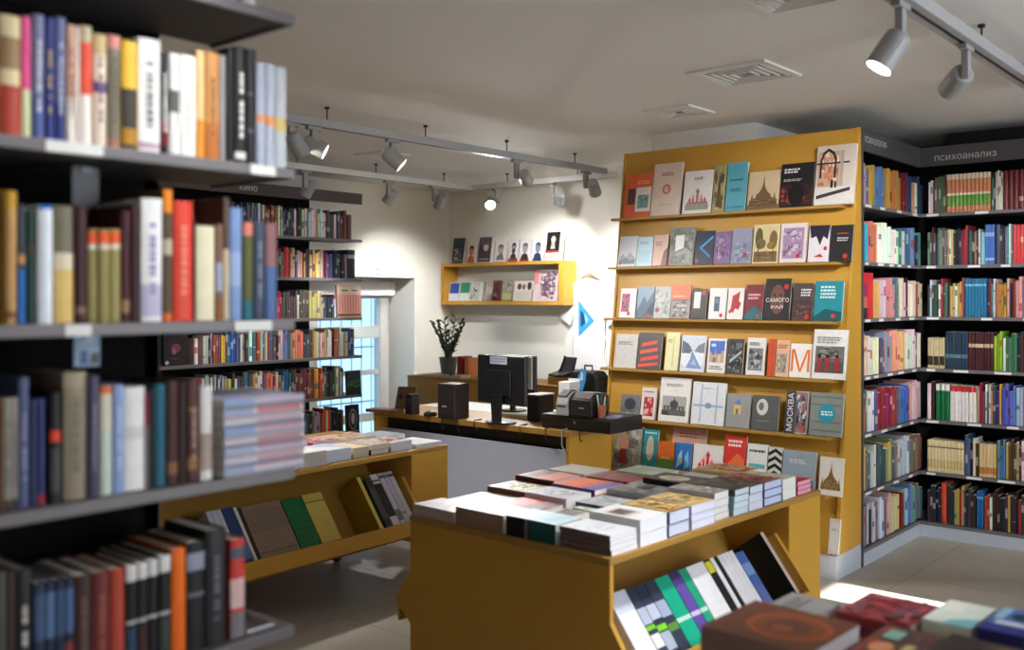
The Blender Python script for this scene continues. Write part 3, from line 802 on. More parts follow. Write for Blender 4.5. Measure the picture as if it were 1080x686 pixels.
# piles along the short end
pile(M1, -.225, .012, 1, .066, .215, .14, (202, 228, 240), 'thick pale blue-topped book with a black and teal spine at the table end', G1, jit=.001,
     front=[('r', .0, .55, 1, 1, (216, 234, 242)), ('p', [(.1, .2), (.9, .1), (.8, .3), (.2, .4)], (180, 214, 230))], pages=(210, 224, 226), bands=((0, .5, (24, 84, 88)), (.5, .56, (70, 60, 58)), (.56, .62, (130, 124, 120)), (.62, 1, (22, 22, 26))))
pile(M1, -.452, .008, 1, .062, .225, .142, (232, 230, 230), 'thick white-topped book with rosy grey spine, second from the pointed bulge', G1, spine=(150, 118, 104), jit=.001, front=[('p', [(.15, .2), (.8, .12), (.9, .6), (.5, .8), (.2, .7)], (246, 244, 244))])
pile(M1, -.685, .006, 2, .020, .215, .145, (226, 222, 222), 'white magazine-thin book at the table corner by the pointed bulge', G1, spine=(186, 174, 176), jit=.002, front=[('r', .1, .55, .5, .9, (214, 210, 204)), ('tx', .15, .8, .4, .03, (180, 176, 176), 2)])
# single tops further in
TOPS = [
 (-.225, .160, .745, .20, .15, (206, 204, 192), 'cream and grey paperback behind the teal-spined thick book', [('ph', .05, .5, .95, .95, [(120, 114, 110), (90, 84, 80), (150, 146, 140)], 8), ('r', .1, .08, .9, .4, (216, 212, 198))], None),
 (-.225, .335, .745, .19, .04, (216, 226, 214), 'narrow pale green booklet on the central table', [('tx', .2, .8, .7, .12, (150, 160, 150), 1)], None),
 (-.225, .385, .755, .215, .165, (196, 202, 206), 'thick grey-topped book with a dark teal spine', [('ph', .05, .4, .95, .95, [(176, 182, 186), (206, 210, 210), (150, 158, 160)], 8)], (44, 66, 84), .042),
 (-.225, .575, .775, .215, .175, (112, 112, 114), 'dark grey photo book with one black square', [('ph', .02, .02, .98, .98, [(116, 116, 116), (146, 146, 148), (84, 84, 86), (166, 166, 166)], 14), ('r', .35, .38, .8, .62, (26, 24, 24))], (176, 176, 184), .03),
 (-.225, .79, .790, .20, .16, (34, 34, 34), 'black book with a cream oval on its cover', [('e', .45, .5, .3, .34, (214, 206, 190)), ('ph', .25, .35, .65, .65, [(190, 180, 162), (160, 150, 132), (220, 214, 200)], 6)], None),
 (-.225, .985, .765, .20, .16, (210, 216, 196), 'pale sage booklet between black and coral covers', [('r', .1, .1, .9, .5, (226, 226, 214))], None),
 (-.225, 1.17, .775, .21, .20, (226, 206, 170), 'coral and yellow magazine at the table end by the display stand', [('ph', .02, .02, .98, .98, [(226, 176, 110), (232, 120, 106), (240, 206, 120), (236, 226, 206), (206, 90, 90)], 22)], None),
 (-.452, .175, .752, .20, .155, (206, 72, 62), 'salmon red book with a dark brown lower corner', [('p', [(0, 0), (1, 0), (1, .25), (.6, .45), (0, .5)], (104, 66, 60)), ('r', .1, .6, .9, .92, (226, 96, 82))], None),
 (-.452, .345, .768, .20, .15, (216, 214, 220), 'grey-white book with blue-grey map lines', [('ph', .05, .05, .95, .95, [(206, 206, 212), (170, 172, 182), (226, 226, 230), (150, 150, 162)], 10)], None, .045),
 (-.452, .515, .775, .21, .185, (232, 92, 40), 'bright orange book with a blue spine edge', [('p', [(0, 0), (1, 0), (1, .2), (0, .35)], (90, 92, 176)), ('r', .1, .5, .9, .9, (238, 104, 52))], (84, 84, 170)),
 (-.452, .73, .775, .21, .16, (150, 30, 32), 'dark red book between orange and mint covers', [('r', .05, .1, .95, .9, (140, 24, 28)), ('tx', .2, .8, .6, .08, (190, 90, 80), 1)], None),
 (-.452, .92, .775, .20, .17, (196, 216, 198), 'mint green book at the rear of the central table', [('r', .1, .1, .5, .4, (226, 234, 222)), ('tx', .2, .8, .7, .05, (150, 180, 150), 2)], None),
 (-.685, .170, .735, .205, .19, (206, 206, 204), 'grey-white catalogue behind the thin white pair', [('r', .05, .05, .95, .6, (222, 220, 216)), ('tx', .2, .7, .8, .04, (170, 170, 170), 2)], None),
 (-.685, .385, .755, .20, .15, (196, 190, 120), 'yellow-green patterned book at the far table side', [('ph', .03, .03, .97, .97, [(206, 200, 130), (120, 112, 70), (226, 222, 180), (160, 150, 60)], 18)], (110, 70, 60)),
 (-.685, .555, .775, .205, .17, (206, 92, 66), 'terracotta orange book with a dark picture band', [('r', 0, .55, 1, .9, (96, 56, 52)), ('r', .1, .1, .9, .45, (216, 106, 76))], (96, 44, 40)),
 (-.685, .75, .775, .20, .17, (232, 226, 206), 'cream paperback at the far table side beside the dark red one', [('r', .1, .2, .9, .8, (238, 232, 214))], None)]
for it in TOPS:
    x, y, z1, wx, wy, c, lab, fr, sp = it[:9]
    t = it[9] if len(it) > 9 else .022
    fill(M1, x, y, z1 - t, wx, wy, c)
    flat_book(M1, x, y, z1 - t + .0006, t, wx, wy, c, lab, G1, spine=sp, front=fr, yaw=RND.uniform(-.012, .012))

# books in the slanted trough: spines tilted back towards the table
def trough_local(MT, yloc):
    x0, z0 = .075, .350
    s = .012                                 # spine foot sits this far behind the floor's front edge
    x, z = x0 - s, z0 - s * math.tan(TAU)
    nx, nz = -math.sin(TAU), math.cos(TAU)
    return MT @ T(x + nx * .002, yloc, z + nz * .002) @ RY(-TAU) @ FACE_X
def trough_y(MT, px):
    ang = math.atan2(MT[1][0], MT[0][0])
    X0 = MT.translation.x - .07
    p = MT.inverted() @ on_x(px, 314, X0)
    for _ in range(3):
        w = MT @ Vector((-.07, p.y, .55)); p = MT.inverted() @ on_x(px, 314, w.x)
    return p.y
def trough_books(MT, items, group):
    for it in items:
        p0, p1, h, c, desc = it[:5]
        bands = it[5] if len(it) > 5 else (); front = it[6] if len(it) > 6 else (); n = it[7] if len(it) > 7 else 1
        d = it[8] if len(it) > 8 else .140
        y0, y1 = max(.0235, trough_y(MT, p0)), trough_y(MT, p1)
        w = (y1 - y0) / n; ms = None
        for i in range(n):
            lab = desc
            _, ms = book(trough_local(MT, y0 + i * w), w - min(.0016, w * .12), d, h, c, lab, group if n == 1 else desc, bands, (), front, meshes=ms if n > 1 else None, bulge=.0006, edge=min(.0016, w * .2))
tg = 'books in the trough of the central table'
trough_books(M1, [
 (646, 664.5, .255, (236, 236, 240), 'broad white album at the trough start of the central table', ((.72, 1, (206, 210, 226)),)),
 (665, 674, .25, (48, 54, 74), 'dark navy spine with white middle, first beside the white album', ((.18, .36, (226, 228, 232)), (.42, .48, (120, 200, 40)), (.5, .72, (176, 186, 210)))),
 (674.3, 684, .25, (44, 50, 70), 'dark navy spine with a lime green dash in the trough', ((.1, .34, (170, 180, 200)), (.36, .44, (124, 206, 44)), (.52, .72, (186, 194, 216)))),
 (684.3, 694.5, .25, (52, 58, 78), 'dark slate spine with pale stripe touching the emerald one', ((.3, .4, (90, 140, 60)), (.5, .72, (160, 170, 200)))),
 (695, 709.5, .25, (20, 166, 132), 'broad emerald spine with a small white crossing line', ((.36, .42, (190, 226, 214)),)),
 (710, 719.5, .25, (98, 76, 160), 'violet spine between two emerald ones', ((.36, .42, (206, 196, 226)), (.9, 1, (60, 46, 110)))),
 (720, 727.5, .25, (38, 158, 126), 'narrower emerald spine after the violet one', ((.36, .42, (190, 226, 214)),)),
 (728, 746, .25, (230, 230, 234), 'broad plain white spine in the trough', ()),
 (746.5, 752.5, .25, (34, 32, 34), 'black spine with a yellow head', ((.8, .97, (226, 216, 46)),)),
 (753, 757, .25, (232, 232, 234), 'thin white spine between two black ones', ()),
 (757.3, 760.5, .25, (36, 36, 42), 'thin black spine between white ones', ()),
 (761, 777, .25, (230, 230, 236), 'thin white booklet in a run of identical white ones', ((.0, .02, (150, 150, 160)),), (), 4),
 (777.5, 786, .235, (70, 104, 170), 'blue landscape-covered spine in the trough', ((.1, .4, (96, 110, 170)), (.6, .8, (120, 150, 200)))),
 ], tg)
yb1 = TL - .28
dk = yb1 - .0235
book(trough_local(M1, dk - .024), .0235, .168, .275, (46, 48, 50), 'large dark green-black album with its cover showing, against the trough end', tg, ((0, 1, (206, 186, 180)),), (), (), back=(30, 36, 38), bulge=.0005)
G2 = 'books in the trough of the booklet table'
trough_books(M2, [
 (222, 238, .28, (196, 204, 222), 'pale blue-white spine with a navy foot', ((0, .3, (60, 78, 130)),), (), 3),
 (238.5, 250, .28, (46, 66, 120), 'navy blue spine in the booklet trough', ((.1, .5, (80, 130, 180)),)),
 (250.5, 254, .275, (226, 226, 226), 'white spine beside the brown booklets', ()),
 (258, 299, .27, (146, 126, 108), 'grey-brown booklet in a run of identical brown ones', ((.12, .14, (110, 94, 80)), (.5, .9, (134, 114, 98))), (), 12),
 (300, 321, .262, (16, 112, 62), 'green booklet in a run of identical green ones', ((.4, .42, (12, 80, 46)),), (), 7),
 (322, 342.5, .268, (206, 186, 92), 'broad straw-yellow volume with a thin green title line', ((.83, .86, (140, 132, 70)),)),
 ], G2)
# leaning yellow book, then magazines at the far cheek
y_ = trough_y(M2, 383)
book(trough_local(M2, y_) , .024, .168, .305, (190, 166, 40), 'large yellow book with its mottled cover showing in the booklet trough', G2, ((0, 1, (222, 204, 96)),), (), (), back=(176, 150, 40), bulge=.0006)
trough_books(M2, [
 (390, 396.5, .29, (60, 58, 58), 'charcoal speckled volume beside the large yellow book', ((.2, .8, (84, 80, 78)),)),
 (397, 404.5, .305, (216, 214, 222), 'white spine with a black panel', ((.2, .82, (40, 38, 44)), (.86, .9, (120, 110, 120)))),
 (405, 410, .305, (206, 202, 214), 'first lilac-white magazine spine at the trough end', ((.9, .95, (90, 84, 96)), (.1, .3, (120, 116, 124)))),
 (410.3, 415, .305, (196, 194, 210), 'second lilac-white magazine spine at the trough end', ((.9, .95, (110, 104, 116)), (.2, .24, (140, 136, 150)))),
 (415.3, 420, .305, (212, 208, 218), 'last lilac-white magazine spine against the end block', ((.9, .95, (70, 64, 76)), (.05, .12, (120, 116, 130))))], G2)

# tops on the booklet table
g2 = 'books lying on the booklet table'
pile(M2, -.03, .30, 1, .070, .21, .16, (222, 216, 204), 'thick cream-edged book partly behind the magazine pile', g2, pages=(196, 190, 178))
pile(M2, -.03, .475, 1, .068, .21, .16, (232, 230, 226), 'thick white-topped book with grey page edges on the booklet table', g2, pages=(190, 186, 178), front=[('r', .1, .1, .9, .9, (240, 240, 240))])
pile(M2, -.05, .645, 3, .019, .20, .165, (206, 210, 228), 'blue-and-white bound book on the booklet table', g2, pages=(206, 214, 236), front=[('p', [(0, 0), (.8, .1), (.6, .5), (0, .7)], (236, 238, 244)), ('r', .5, .5, .95, .95, (196, 200, 216))])
pile(M2, -.05, .825, 1, .050, .20, .105, (224, 206, 168), 'ochre-topped cream book in the middle of the booklet table', g2, pages=(196, 190, 176), front=[('r', .1, .1, .9, .9, (230, 212, 176))])
pile(M2, -.05, .942, 2, .026, .20, .125, (44, 42, 44), 'black-bound book with a pinkish cover picture', g2, pages=(206, 200, 190), top=(216, 196, 176), front=[('ph', .05, .05, .95, .95, [(216, 196, 176), (206, 150, 140), (230, 220, 206)], 8)])
pile(M2, -.05, 1.082, 3, .015, .20, .155, (214, 206, 214), 'lavender-edged thin book with a rosy cover', g2, pages=(206, 212, 234), front=[('ph', .03, .03, .97, .97, [(222, 206, 196), (200, 90, 90), (90, 90, 96), (232, 220, 210)], 10)])
pile(M2, -.03, 1.255, 1, .020, .22, .19, (236, 236, 232), 'wide white sheet-like book at the far corner of the booklet table', g2, pages=(206, 210, 230))
for (x, y, z1, wx, wy, c, lab, fr, sp) in [
 (-.27, .30, .80, .20, .18, (196, 96, 70), 'red-topped book at the rear of the booklet table', [('ph', .03, .03, .97, .97, [(206, 90, 66), (226, 170, 110), (120, 60, 50)], 10)], (206, 180, 120)),
 (-.27, .52, .785, .20, .20, (214, 206, 206), 'pale book with reddish marks above a layered pile', [('ph', .05, .05, .95, .95, [(222, 214, 210), (200, 150, 150), (236, 232, 230)], 8)], (200, 206, 226)),
 (-.27, .75, .765, .20, .18, (196, 84, 96), 'crimson-edged book under a pink spread', [('ph', .03, .03, .97, .97, [(216, 170, 170), (190, 60, 76), (230, 210, 200), (80, 84, 110)], 12)], (180, 40, 70)),
 (-.27, .96, .760, .20, .22, (222, 200, 172), 'peach picture book near the till desk', [('ph', .03, .03, .97, .97, [(226, 200, 170), (206, 150, 120), (236, 222, 200), (180, 120, 100)], 12)], None),
 (-.27, 1.21, .742, .20, .20, (150, 156, 164), 'grey-blue flat book near the white sheet', [('r', .1, .1, .9, .9, (160, 166, 174))], None)]:
    y += .37
    fill(M2, x, y, z1 - .022, wx, wy, c)
    flat_book(M2, x, y, z1 - .0214, .022, wx, wy, c, lab, g2, spine=sp, front=fr)

# the table nearest the added fill window
g3 = 'books lying on the table with the brown book'
def w3(x, y):
    p = M3.inverted() @ Vector((x, y, 0)); return p.x, p.y
def t3(xw, yw, wx, wy, t, z0, c, lab, fr, sp=None, pages=(170, 162, 166)):
    x, y = w3(xw, yw)
    if z0 > .703: fill(M3, x, y, z0, wx, wy, c)
    flat_book(M3, x, y, z0 + .0006, t, wx, wy, c, lab, g3, spine=sp, front=fr, pages=pages)
t3(-.80, 1.83, .245, .235, .068, .738, (112, 60, 40), 'thick brown book with a glowing orange ring on its cover', [('e', .5, .42, .36, .38, (176, 86, 36)), ('e', .5, .42, .30, .31, (140, 68, 36)), ('e', .5, .42, .2, .2, (100, 54, 36)), ('e', .42, .45, .08, .1, (160, 84, 40))], (160, 138, 142))
t3(-.925, 2.115, .125, .165, .022, .752, (140, 140, 140), 'silver-grey book with dark script behind the brown one', [('tx', .1, .9, .7, .09, (60, 60, 64), 3), ('r', .05, .04, .3, .2, (196, 196, 198))])
t3(-.738, 2.215, .17, .20, .022, .750, (136, 52, 58), 'wine-red book crowded with small pattern', [('ph', .02, .02, .98, .98, [(140, 54, 62), (170, 80, 90), (94, 70, 86), (160, 50, 54), (110, 44, 48)], 26)])
t3(-.670, 1.97, .12, .225, .026, .748, (84, 62, 58), 'dark collage book with a peach face and mint patch', [('ph', .02, .02, .98, .98, [(106, 62, 56), (74, 62, 68), (160, 70, 54)], 8), ('e', .3, .6, .16, .2, (232, 156, 116)), ('r', .58, .5, .84, .8, (130, 186, 170)), ('r', .3, .12, .52, .3, (206, 196, 130))])
t3(-.505, 2.0, .155, .22, .03, .745, (52, 42, 42), 'black and red book beside the dark collage book', [('p', [(.1, .95), (.6, .6), (.5, .3), (.05, .5)], (190, 42, 42)), ('ph', .5, .05, .95, .5, [(80, 66, 60), (216, 160, 120), (120, 90, 70)], 6)])
t3(-.626, 2.262, .104, .185, .03, .752, (222, 232, 222), 'pale mint and white book with a turquoise side', [('p', [(.0, 0), (.4, 0), (.2, .5), (0, .6)], (120, 196, 206)), ('r', .45, .5, .9, .9, (236, 236, 226))])
t3(-.450, 2.262, .165, .19, .03, .756, (76, 120, 190), 'blue book with a dark teal blot and white stripe', [('r', .0, .0, .3, 1, (44, 52, 140)), ('r', .3, .2, .45, .9, (216, 224, 240)), ('e', .7, .6, .16, .2, (20, 60, 76)), ('r', .5, .85, .98, .98, (150, 200, 220))], (40, 44, 120))
t3(-.325, 1.99, .17, .22, .03, .742, (206, 62, 46), 'vermilion book in front of the blue one', [('p', [(0, .2), (.9, .4), (.9, .9), (.3, .8)], (216, 76, 60)), ('r', .1, .05, .5, .2, (60, 50, 50))])

# ================================================================== MUSTARD DISPLAY STAND
DX0, DX1 = -3.63, -2.068
def board_y(z): return 5.085 + .125 * z
dst = empty('display_stand', (DX0, 5.085, 0), 'tall mustard display stand with face-out books on narrow ledges', 'display stand')
bD = Vector(dst.location)
k = MB()
k.prism([(board_y(.13) - bD.y, .13), (board_y(2.443) - bD.y, 2.443), (5.408 - bD.y, 2.443), (5.408 - bD.y, .13)], 'x', 0.02, DX1 - DX0 - .022)
k.build('sloping_board', MUSTARD, dst)
for nm, a, c in (('side_panel', 0, .0195), ('side_panel', DX1 - DX0 - .0215, DX1 - DX0)):
    k = MB(); k.prism([(board_y(.13) - .012 - bD.y, .13), (board_y(2.443) - .004 - bD.y, 2.446), (5.408 - bD.y, 2.446), (5.408 - bD.y, .13)], 'x', a, c); k.build(nm, MUSTARD, dst, bevel=.0015)
k = MB(); k.box(.0, -.02, 0, DX1 - DX0, .322, .1295); k.build('plinth', PLINTH, dst, bevel=.002)
LEDGE = {'A': 2.010, 'B': 1.695, 'C': 1.370, 'D': 1.055, 'E': .750, 'F': .440}
for kk, z in LEDGE.items():
    k = MB()
    y1 = board_y(z) - bD.y
    k.box(-.012, y1 - .088, z - .016, DX1 - DX0 - .055, y1 + .0, z)
    k.build('ledge', MUSTARD_D, dst, bevel=.0015)
k = MB(); k.box(-.01, -.03, .1305, DX1 - DX0 - .04, .011, .140); k.build('ledge', MUSTARD_D, dst)

LEAN = math.radians(10)
def face_out(px0, px1, pyt, pyb, z, cover, label, group, front, seed=None, t=.016, d_off=.062, hmax=None, back=0.0, yplane=None):
    """book standing on a ledge, cover to the room, leaning back"""
    yb = (board_y(z) if yplane is None else yplane) - d_off + back
    P0, P1 = on_y(px0, pyb, yb), on_y(px1, pyb, yb)
    wd = max(.03, P1.x - P0.x)
    zt = on_y((px0 + px1) / 2, pyt, yb + .03).z
    h = (zt - z) / math.cos(LEAN)
    M = T(P0.x, yb, z + .003) @ RX(-LEAN) @ T(0, 0, 0) @ FACE_OUT @ T(-t, 0, 0)
    return book(M, t, wd - .0008, h, cover, label, group, front=front, seed=seed, bulge=.0008, edge=.0014)
GD = 'face-out books on the mustard display stand'
RED = (206, 44, 40)
def dot(u, v, r=.09, c=(188, 52, 46)): return ('e', u, v, r * .8, r * .54, c)
ROWD = {
 'A': ('top ledge', 640, 130, 4.0, [
  (68, 180, 215, 388, (226, 104, 62), 'orange guide with two small pictures', [('r', .42, .12, .98, .68, (232, 226, 220)), ('ph', .5, .2, .9, .5, [(120, 160, 160), (90, 130, 140), (170, 190, 184)], 8), ('r', .12, .3, .4, .66, (90, 70, 70)), ('tx', .45, .95, .8, .04, (240, 190, 160), 2)]),
  (182, 303, 170, 384, (226, 206, 190), 'tall beige book with small red emblem and title', [('tx', .3, .78, .8, .03, (150, 70, 70), 2), ('e', .5, .5, .15, .1, (206, 120, 106)), ('e', .5, .5, .08, .06, (226, 180, 160)), ('tx', .3, .7, .2, .015, (150, 120, 110), 1)]),
  (316, 438, 202, 373, (234, 228, 224), 'white book with a rosy cathedral drawing', [('dome', (170, 120, 116), .12, .62), ('r', .1, .08, .9, .2, (150, 160, 140)), ('tx', .35, .7, .82, .03, (190, 80, 80), 2)]),
  (442, 492, 178, 366, (170, 160, 100), 'narrow guide with a yellow-green church photo', [('ph', .02, .02, .98, .98, [(176, 164, 110), (206, 196, 150), (92, 84, 60), (120, 130, 90)], 14), ('p', [(.3, .1), (.7, .1), (.6, .6), (.5, .85), (.4, .6)], (96, 74, 52))]),
  (496, 582, 167, 358, (92, 168, 184), 'turquoise book with dark lettering', [('tx', .15, .85, .62, .05, (40, 90, 110), 1), ('tx', .2, .8, .45, .02, (40, 90, 110), 3), ('r', .05, .05, .95, .1, (70, 140, 160))]),
  (590, 722, 205, 352, (206, 182, 146), 'sepia book with a temple outline', [('temple', (112, 84, 62), .1, .9), ('r', 0, 0, 1, .12, (120, 92, 66)), ('ph', .05, .1, .95, .25, [(110, 84, 62), (80, 60, 46), (140, 110, 80)], 10)]),
  (726, 866, 170, 340, (34, 28, 30), 'black book with a fiery dark figure', [('ph', .02, .05, .98, .5, [(60, 34, 32), (150, 60, 40), (96, 40, 34), (40, 28, 28)], 16), ('e', .5, .28, .24, .26, (24, 20, 22)), ('tx', .1, .6, .84, .05, (226, 226, 226), 2), ('tx', .1, .75, .62, .025, (170, 170, 170), 2)]),
  (873, 1040, 92, 330, (206, 192, 178), 'largest cream book with street scene and black arch', [('ph', .05, .3, .6, .9, [(196, 160, 130), (206, 130, 90), (226, 206, 190), (170, 110, 80)], 16), ('p', [(.1, .45), (.1, .75), (.16, .88), (.3, .95), (.46, .88), (.52, .75), (.52, .45), (.47, .45), (.47, .74), (.42, .84), (.3, .9), (.2, .84), (.15, .74), (.15, .45)], (40, 34, 38)), ('r', .02, .68, .85, .71, (50, 44, 46)), ('r', .62, .3, .7, .9, (170, 160, 150)), ('r', 0, 0, 1, .3, (214, 206, 200)), ('p', [(.05, .1), (.9, .22), (.9, .28), (.05, .16)], (60, 54, 56)), ('r', .4, .28, .46, .42, (40, 36, 40)), ('r', .5, .28, .55, .38, (50, 44, 46))])]),
 'B': ('second ledge', 640, 130, 4.0, [
  (45, 120, 480, 604, (214, 216, 222), 'white book with a misty grey landscape', [('p', [(.05, .1), (.05, .3), (.25, .42), (.45, .3), (.65, .46), (.95, .28), (.95, .1)], (166, 170, 180)), ('p', [(.05, .08), (.05, .2), (.4, .28), (.7, .2), (.95, .24), (.95, .08)], (126, 130, 142)), dot(.12, .1, .08)]),
  (122, 187, 482, 602, (196, 222, 232), 'pale aqua book', [('r', .1, .1, .9, .55, (176, 212, 226)), ('tx', .2, .8, .8, .04, (120, 160, 176), 2)]),
  (190, 250, 474, 600, (216, 180, 160), 'pinkish beige book with a torn red edge', [('p', [(.6, 0), (1, 0), (1, .6), (.75, .45)], (120, 80, 84)), ('tx', .15, .7, .75, .04, (150, 110, 100), 3), dot(.75, .15, .14)]),
  (258, 362, 442, 597, (136, 138, 130), 'grey foliage book with a white label', [('ph', .02, .02, .98, .98, [(130, 134, 126), (96, 100, 94), (166, 168, 158), (112, 116, 108)], 20), ('p', [(.25, .35), (.6, .45), (.6, .8), (.25, .78)], (236, 234, 228)), dot(.12, .1, .09)]),
  (368, 446, 457, 591, (26, 34, 60), 'midnight blue book with cyan streaks', [('p', [(.2, .5), (.9, .85), (.95, .8), (.3, .46)], (60, 170, 214)), ('p', [(.2, .5), (.8, .2), (.84, .26), (.3, .52)], (50, 140, 196)), dot(.12, .12, .1)]),
  (448, 519, 460, 590, (124, 96, 146), 'purple book with lilac pattern', [('ph', .05, .05, .95, .95, [(132, 104, 152), (96, 70, 120), (176, 150, 186), (150, 96, 130)], 16), dot(.15, .1, .1)]),
  (521, 604, 447, 588, (150, 152, 176), 'blue-grey misty book', [('ph', .02, .02, .98, .6, [(140, 142, 166), (170, 172, 190), (112, 116, 140)], 12), dot(.72, .25, .12)]),
  (611, 720, 430, 585, (222, 208, 170), 'cream-edged book with an autumn park painting', [('r', .05, .03, .95, .97, (214, 196, 146)), ('r', .05, .03, .95, .3, (116, 92, 54)), ('e', .22, .66, .15, .26, (92, 84, 50)), ('e', .3, .5, .2, .14, (112, 98, 58)), ('e', .78, .6, .16, .24, (120, 96, 52)), ('e', .7, .45, .16, .1, (146, 112, 62)), ('r', .2, .25, .24, .5, (58, 46, 32)), ('r', .78, .25, .81, .45, (66, 50, 34)), ('p', [(.35, .03), (.75, .03), (.56, .34), (.5, .34)], (206, 170, 106)), ('ph', .06, .04, .94, .3, [(116, 92, 54), (96, 78, 46), (150, 116, 66), (84, 70, 44)], 5), dot(.1, .08, .08)]),
  (726, 836, 424, 580, (226, 212, 206), 'cream-bordered book with a lilac photograph', [('ph', .1, .1, .9, .88, [(170, 140, 170), (130, 100, 130), (206, 186, 206)], 14), dot(.72, .16, .1)]),
  (846, 934, 434, 576, (220, 214, 220), 'white book with dark ink splash and red stroke', [('p', [(0, 1), (1, 1), (.9, .6), (.7, .7), (.55, .45), (.35, .7), (.1, .65)], (40, 34, 54)), ('p', [(.25, .14), (.75, .12), (.6, .22)], (190, 50, 44)), dot(.82, .36, .11)]),
  (938, 1032, 432, 572, (40, 40, 42), 'black book with white and red title lines', [('tx', .3, .9, .75, .05, (190, 60, 50), 1), ('tx', .3, .9, .62, .05, (216, 216, 216), 2), dot(.7, .14, .13)])]),
 'C': ('third ledge', 640, 280, 4.0, [
  (50, 117, 100, 219, (226, 220, 220), 'white book with a rosy figure photo', [('ph', .1, .2, .6, .82, [(196, 80, 110), (90, 80, 84), (150, 140, 140)], 10), dot(.6, .14, .12)]),
  (122, 193, 92, 219, (136, 158, 176), 'steel-blue mountain book', [('p', [(0, .2), (.4, .7), (.6, .5), (1, .9), (1, 0), (0, 0)], (84, 104, 124)), ('p', [(.5, .1), (1, .6), (1, .1)], (50, 70, 80)), dot(.7, .1, .11)]),
  (195, 264, 92, 219, (176, 178, 174), 'light grey textured book', [('ph', .03, .03, .97, .97, [(180, 182, 178), (146, 150, 146), (200, 200, 196)], 14), dot(.2, .25, .13)]),
  (266, 347, 84, 219, (166, 156, 150), 'book with an orange head over a grey crowd', [('ph', .02, .02, .98, .55, [(150, 142, 138), (96, 90, 90), (196, 190, 184)], 18), ('r', 0, .55, 1, 1, (236, 112, 62)), ('tx', .1, .9, .64, .03, (240, 220, 206), 1)]),
  (352, 414, 102, 220, (52, 46, 44), 'dark book with a white block and red dot', [('r', .15, .35, .6, .9, (224, 222, 216)), dot(.78, .86, .15)]),
  (426, 498, 98, 220, (230, 228, 226), 'white book with a dark door', [('r', .3, .25, .62, .72, (70, 84, 100)), ('r', .36, .5, .56, .66, (110, 124, 140)), dot(.75, .12, .12)]),
  (504, 571, 98, 220, (230, 222, 218), 'white book with a ragged dark red shape', [('p', [(.2, .25), (.3, .75), (.5, .8), (.75, .9), (.7, .6), (.85, .5), (.7, .3), (.5, .35), (.4, .2)], (170, 34, 38)), dot(.2, .25, .12)]),
  (578, 654, 84, 220, (120, 34, 46), 'maroon book with a teal foot', [('p', [(0, .1), (.5, .4), (1, .2), (1, 0), (0, 0)], (34, 100, 110)), ('tx', .15, .85, .68, .08, (230, 170, 170), 2), dot(.75, .1, .12)]),
  (660, 768, 58, 220, (40, 34, 36), 'black book with white capitals over a face', [('e', .5, .5, .28, .36, (110, 70, 56)), ('e', .38, .6, .05, .03, (30, 24, 24)), ('e', .62, .6, .05, .03, (30, 24, 24)), ('p', [(.46, .4), (.54, .4), (.5, .56)], (80, 50, 42)), ('r', .4, .28, .6, .31, (70, 30, 30)), ('T', 'САМОГО', .5, .48, .9, .10, (232, 230, 226)), ('T', 'РАЙ', .5, .32, .46, .09, (232, 230, 226)), dot(.82, .8, .12)]),
  (778, 864, 78, 222, (78, 66, 66), 'brown-grey book with white blocky title', [('ph', .03, .1, .97, .55, [(80, 50, 52), (60, 50, 52), (110, 84, 80)], 10), ('tx', .4, .92, .8, .06, (230, 228, 226), 3), dot(.75, .1, .14)]),
  (870, 990, 68, 224, (38, 136, 148), 'teal book with rows of white capitals', [('tx', .2, .85, .82, .07, (206, 232, 232), 4), ('p', [(0, .1), (.4, .3), (1, .22), (1, 0), (0, 0)], (26, 84, 92)), dot(.7, .12, .1)])]),
 'D': ('fourth ledge', 640, 280, 4.0, [
  (29, 121, 292, 434, (206, 202, 196), 'plain light grey book with small title', [('tx', .12, .8, .76, .03, (110, 106, 106), 3)]),
  (124, 222, 286, 436, (88, 84, 84), 'dark grey book with slanted red stripes', [('p', [(.15, .2), (.9, .3), (.9, .4), (.15, .3)], (226, 84, 64)), ('p', [(.1, .4), (.85, .5), (.85, .6), (.1, .5)], (230, 96, 76)), ('p', [(.15, .6), (.8, .7), (.8, .8), (.15, .7)], (226, 84, 64)), ('p', [(.05, .04), (.9, .12), (.9, .2), (.05, .12)], (226, 84, 64))]),
  (240, 297, 285, 440, (230, 222, 172), 'cream-yellow slim book', [('r', .55, .1, .62, .9, (206, 190, 130)), ('tx', .15, .5, .8, .03, (150, 140, 90), 3)]),
  (306, 408, 298, 445, (214, 218, 226), 'white book with a frozen river photograph', [('r', .03, .08, .97, .95, (206, 212, 222)), ('p', [(.03, .5), (.03, .86), (.3, .76), (.48, .56)], (98, 106, 120)), ('p', [(.97, .5), (.97, .82), (.7, .72), (.56, .56)], (120, 130, 144)), ('p', [(.03, .5), (.97, .52), (.97, .2), (.4, .08), (.03, .2)], (226, 230, 238)), ('p', [(.25, .1), (.9, .08), (.62, .4), (.5, .54), (.44, .54), (.42, .36)], (122, 150, 196)), ('p', [(.4, .2), (.7, .16), (.56, .36)], (160, 184, 216)), ('ph', .05, .5, .4, .7, [(98, 106, 120), (70, 78, 92), (130, 138, 150)], 4)]),
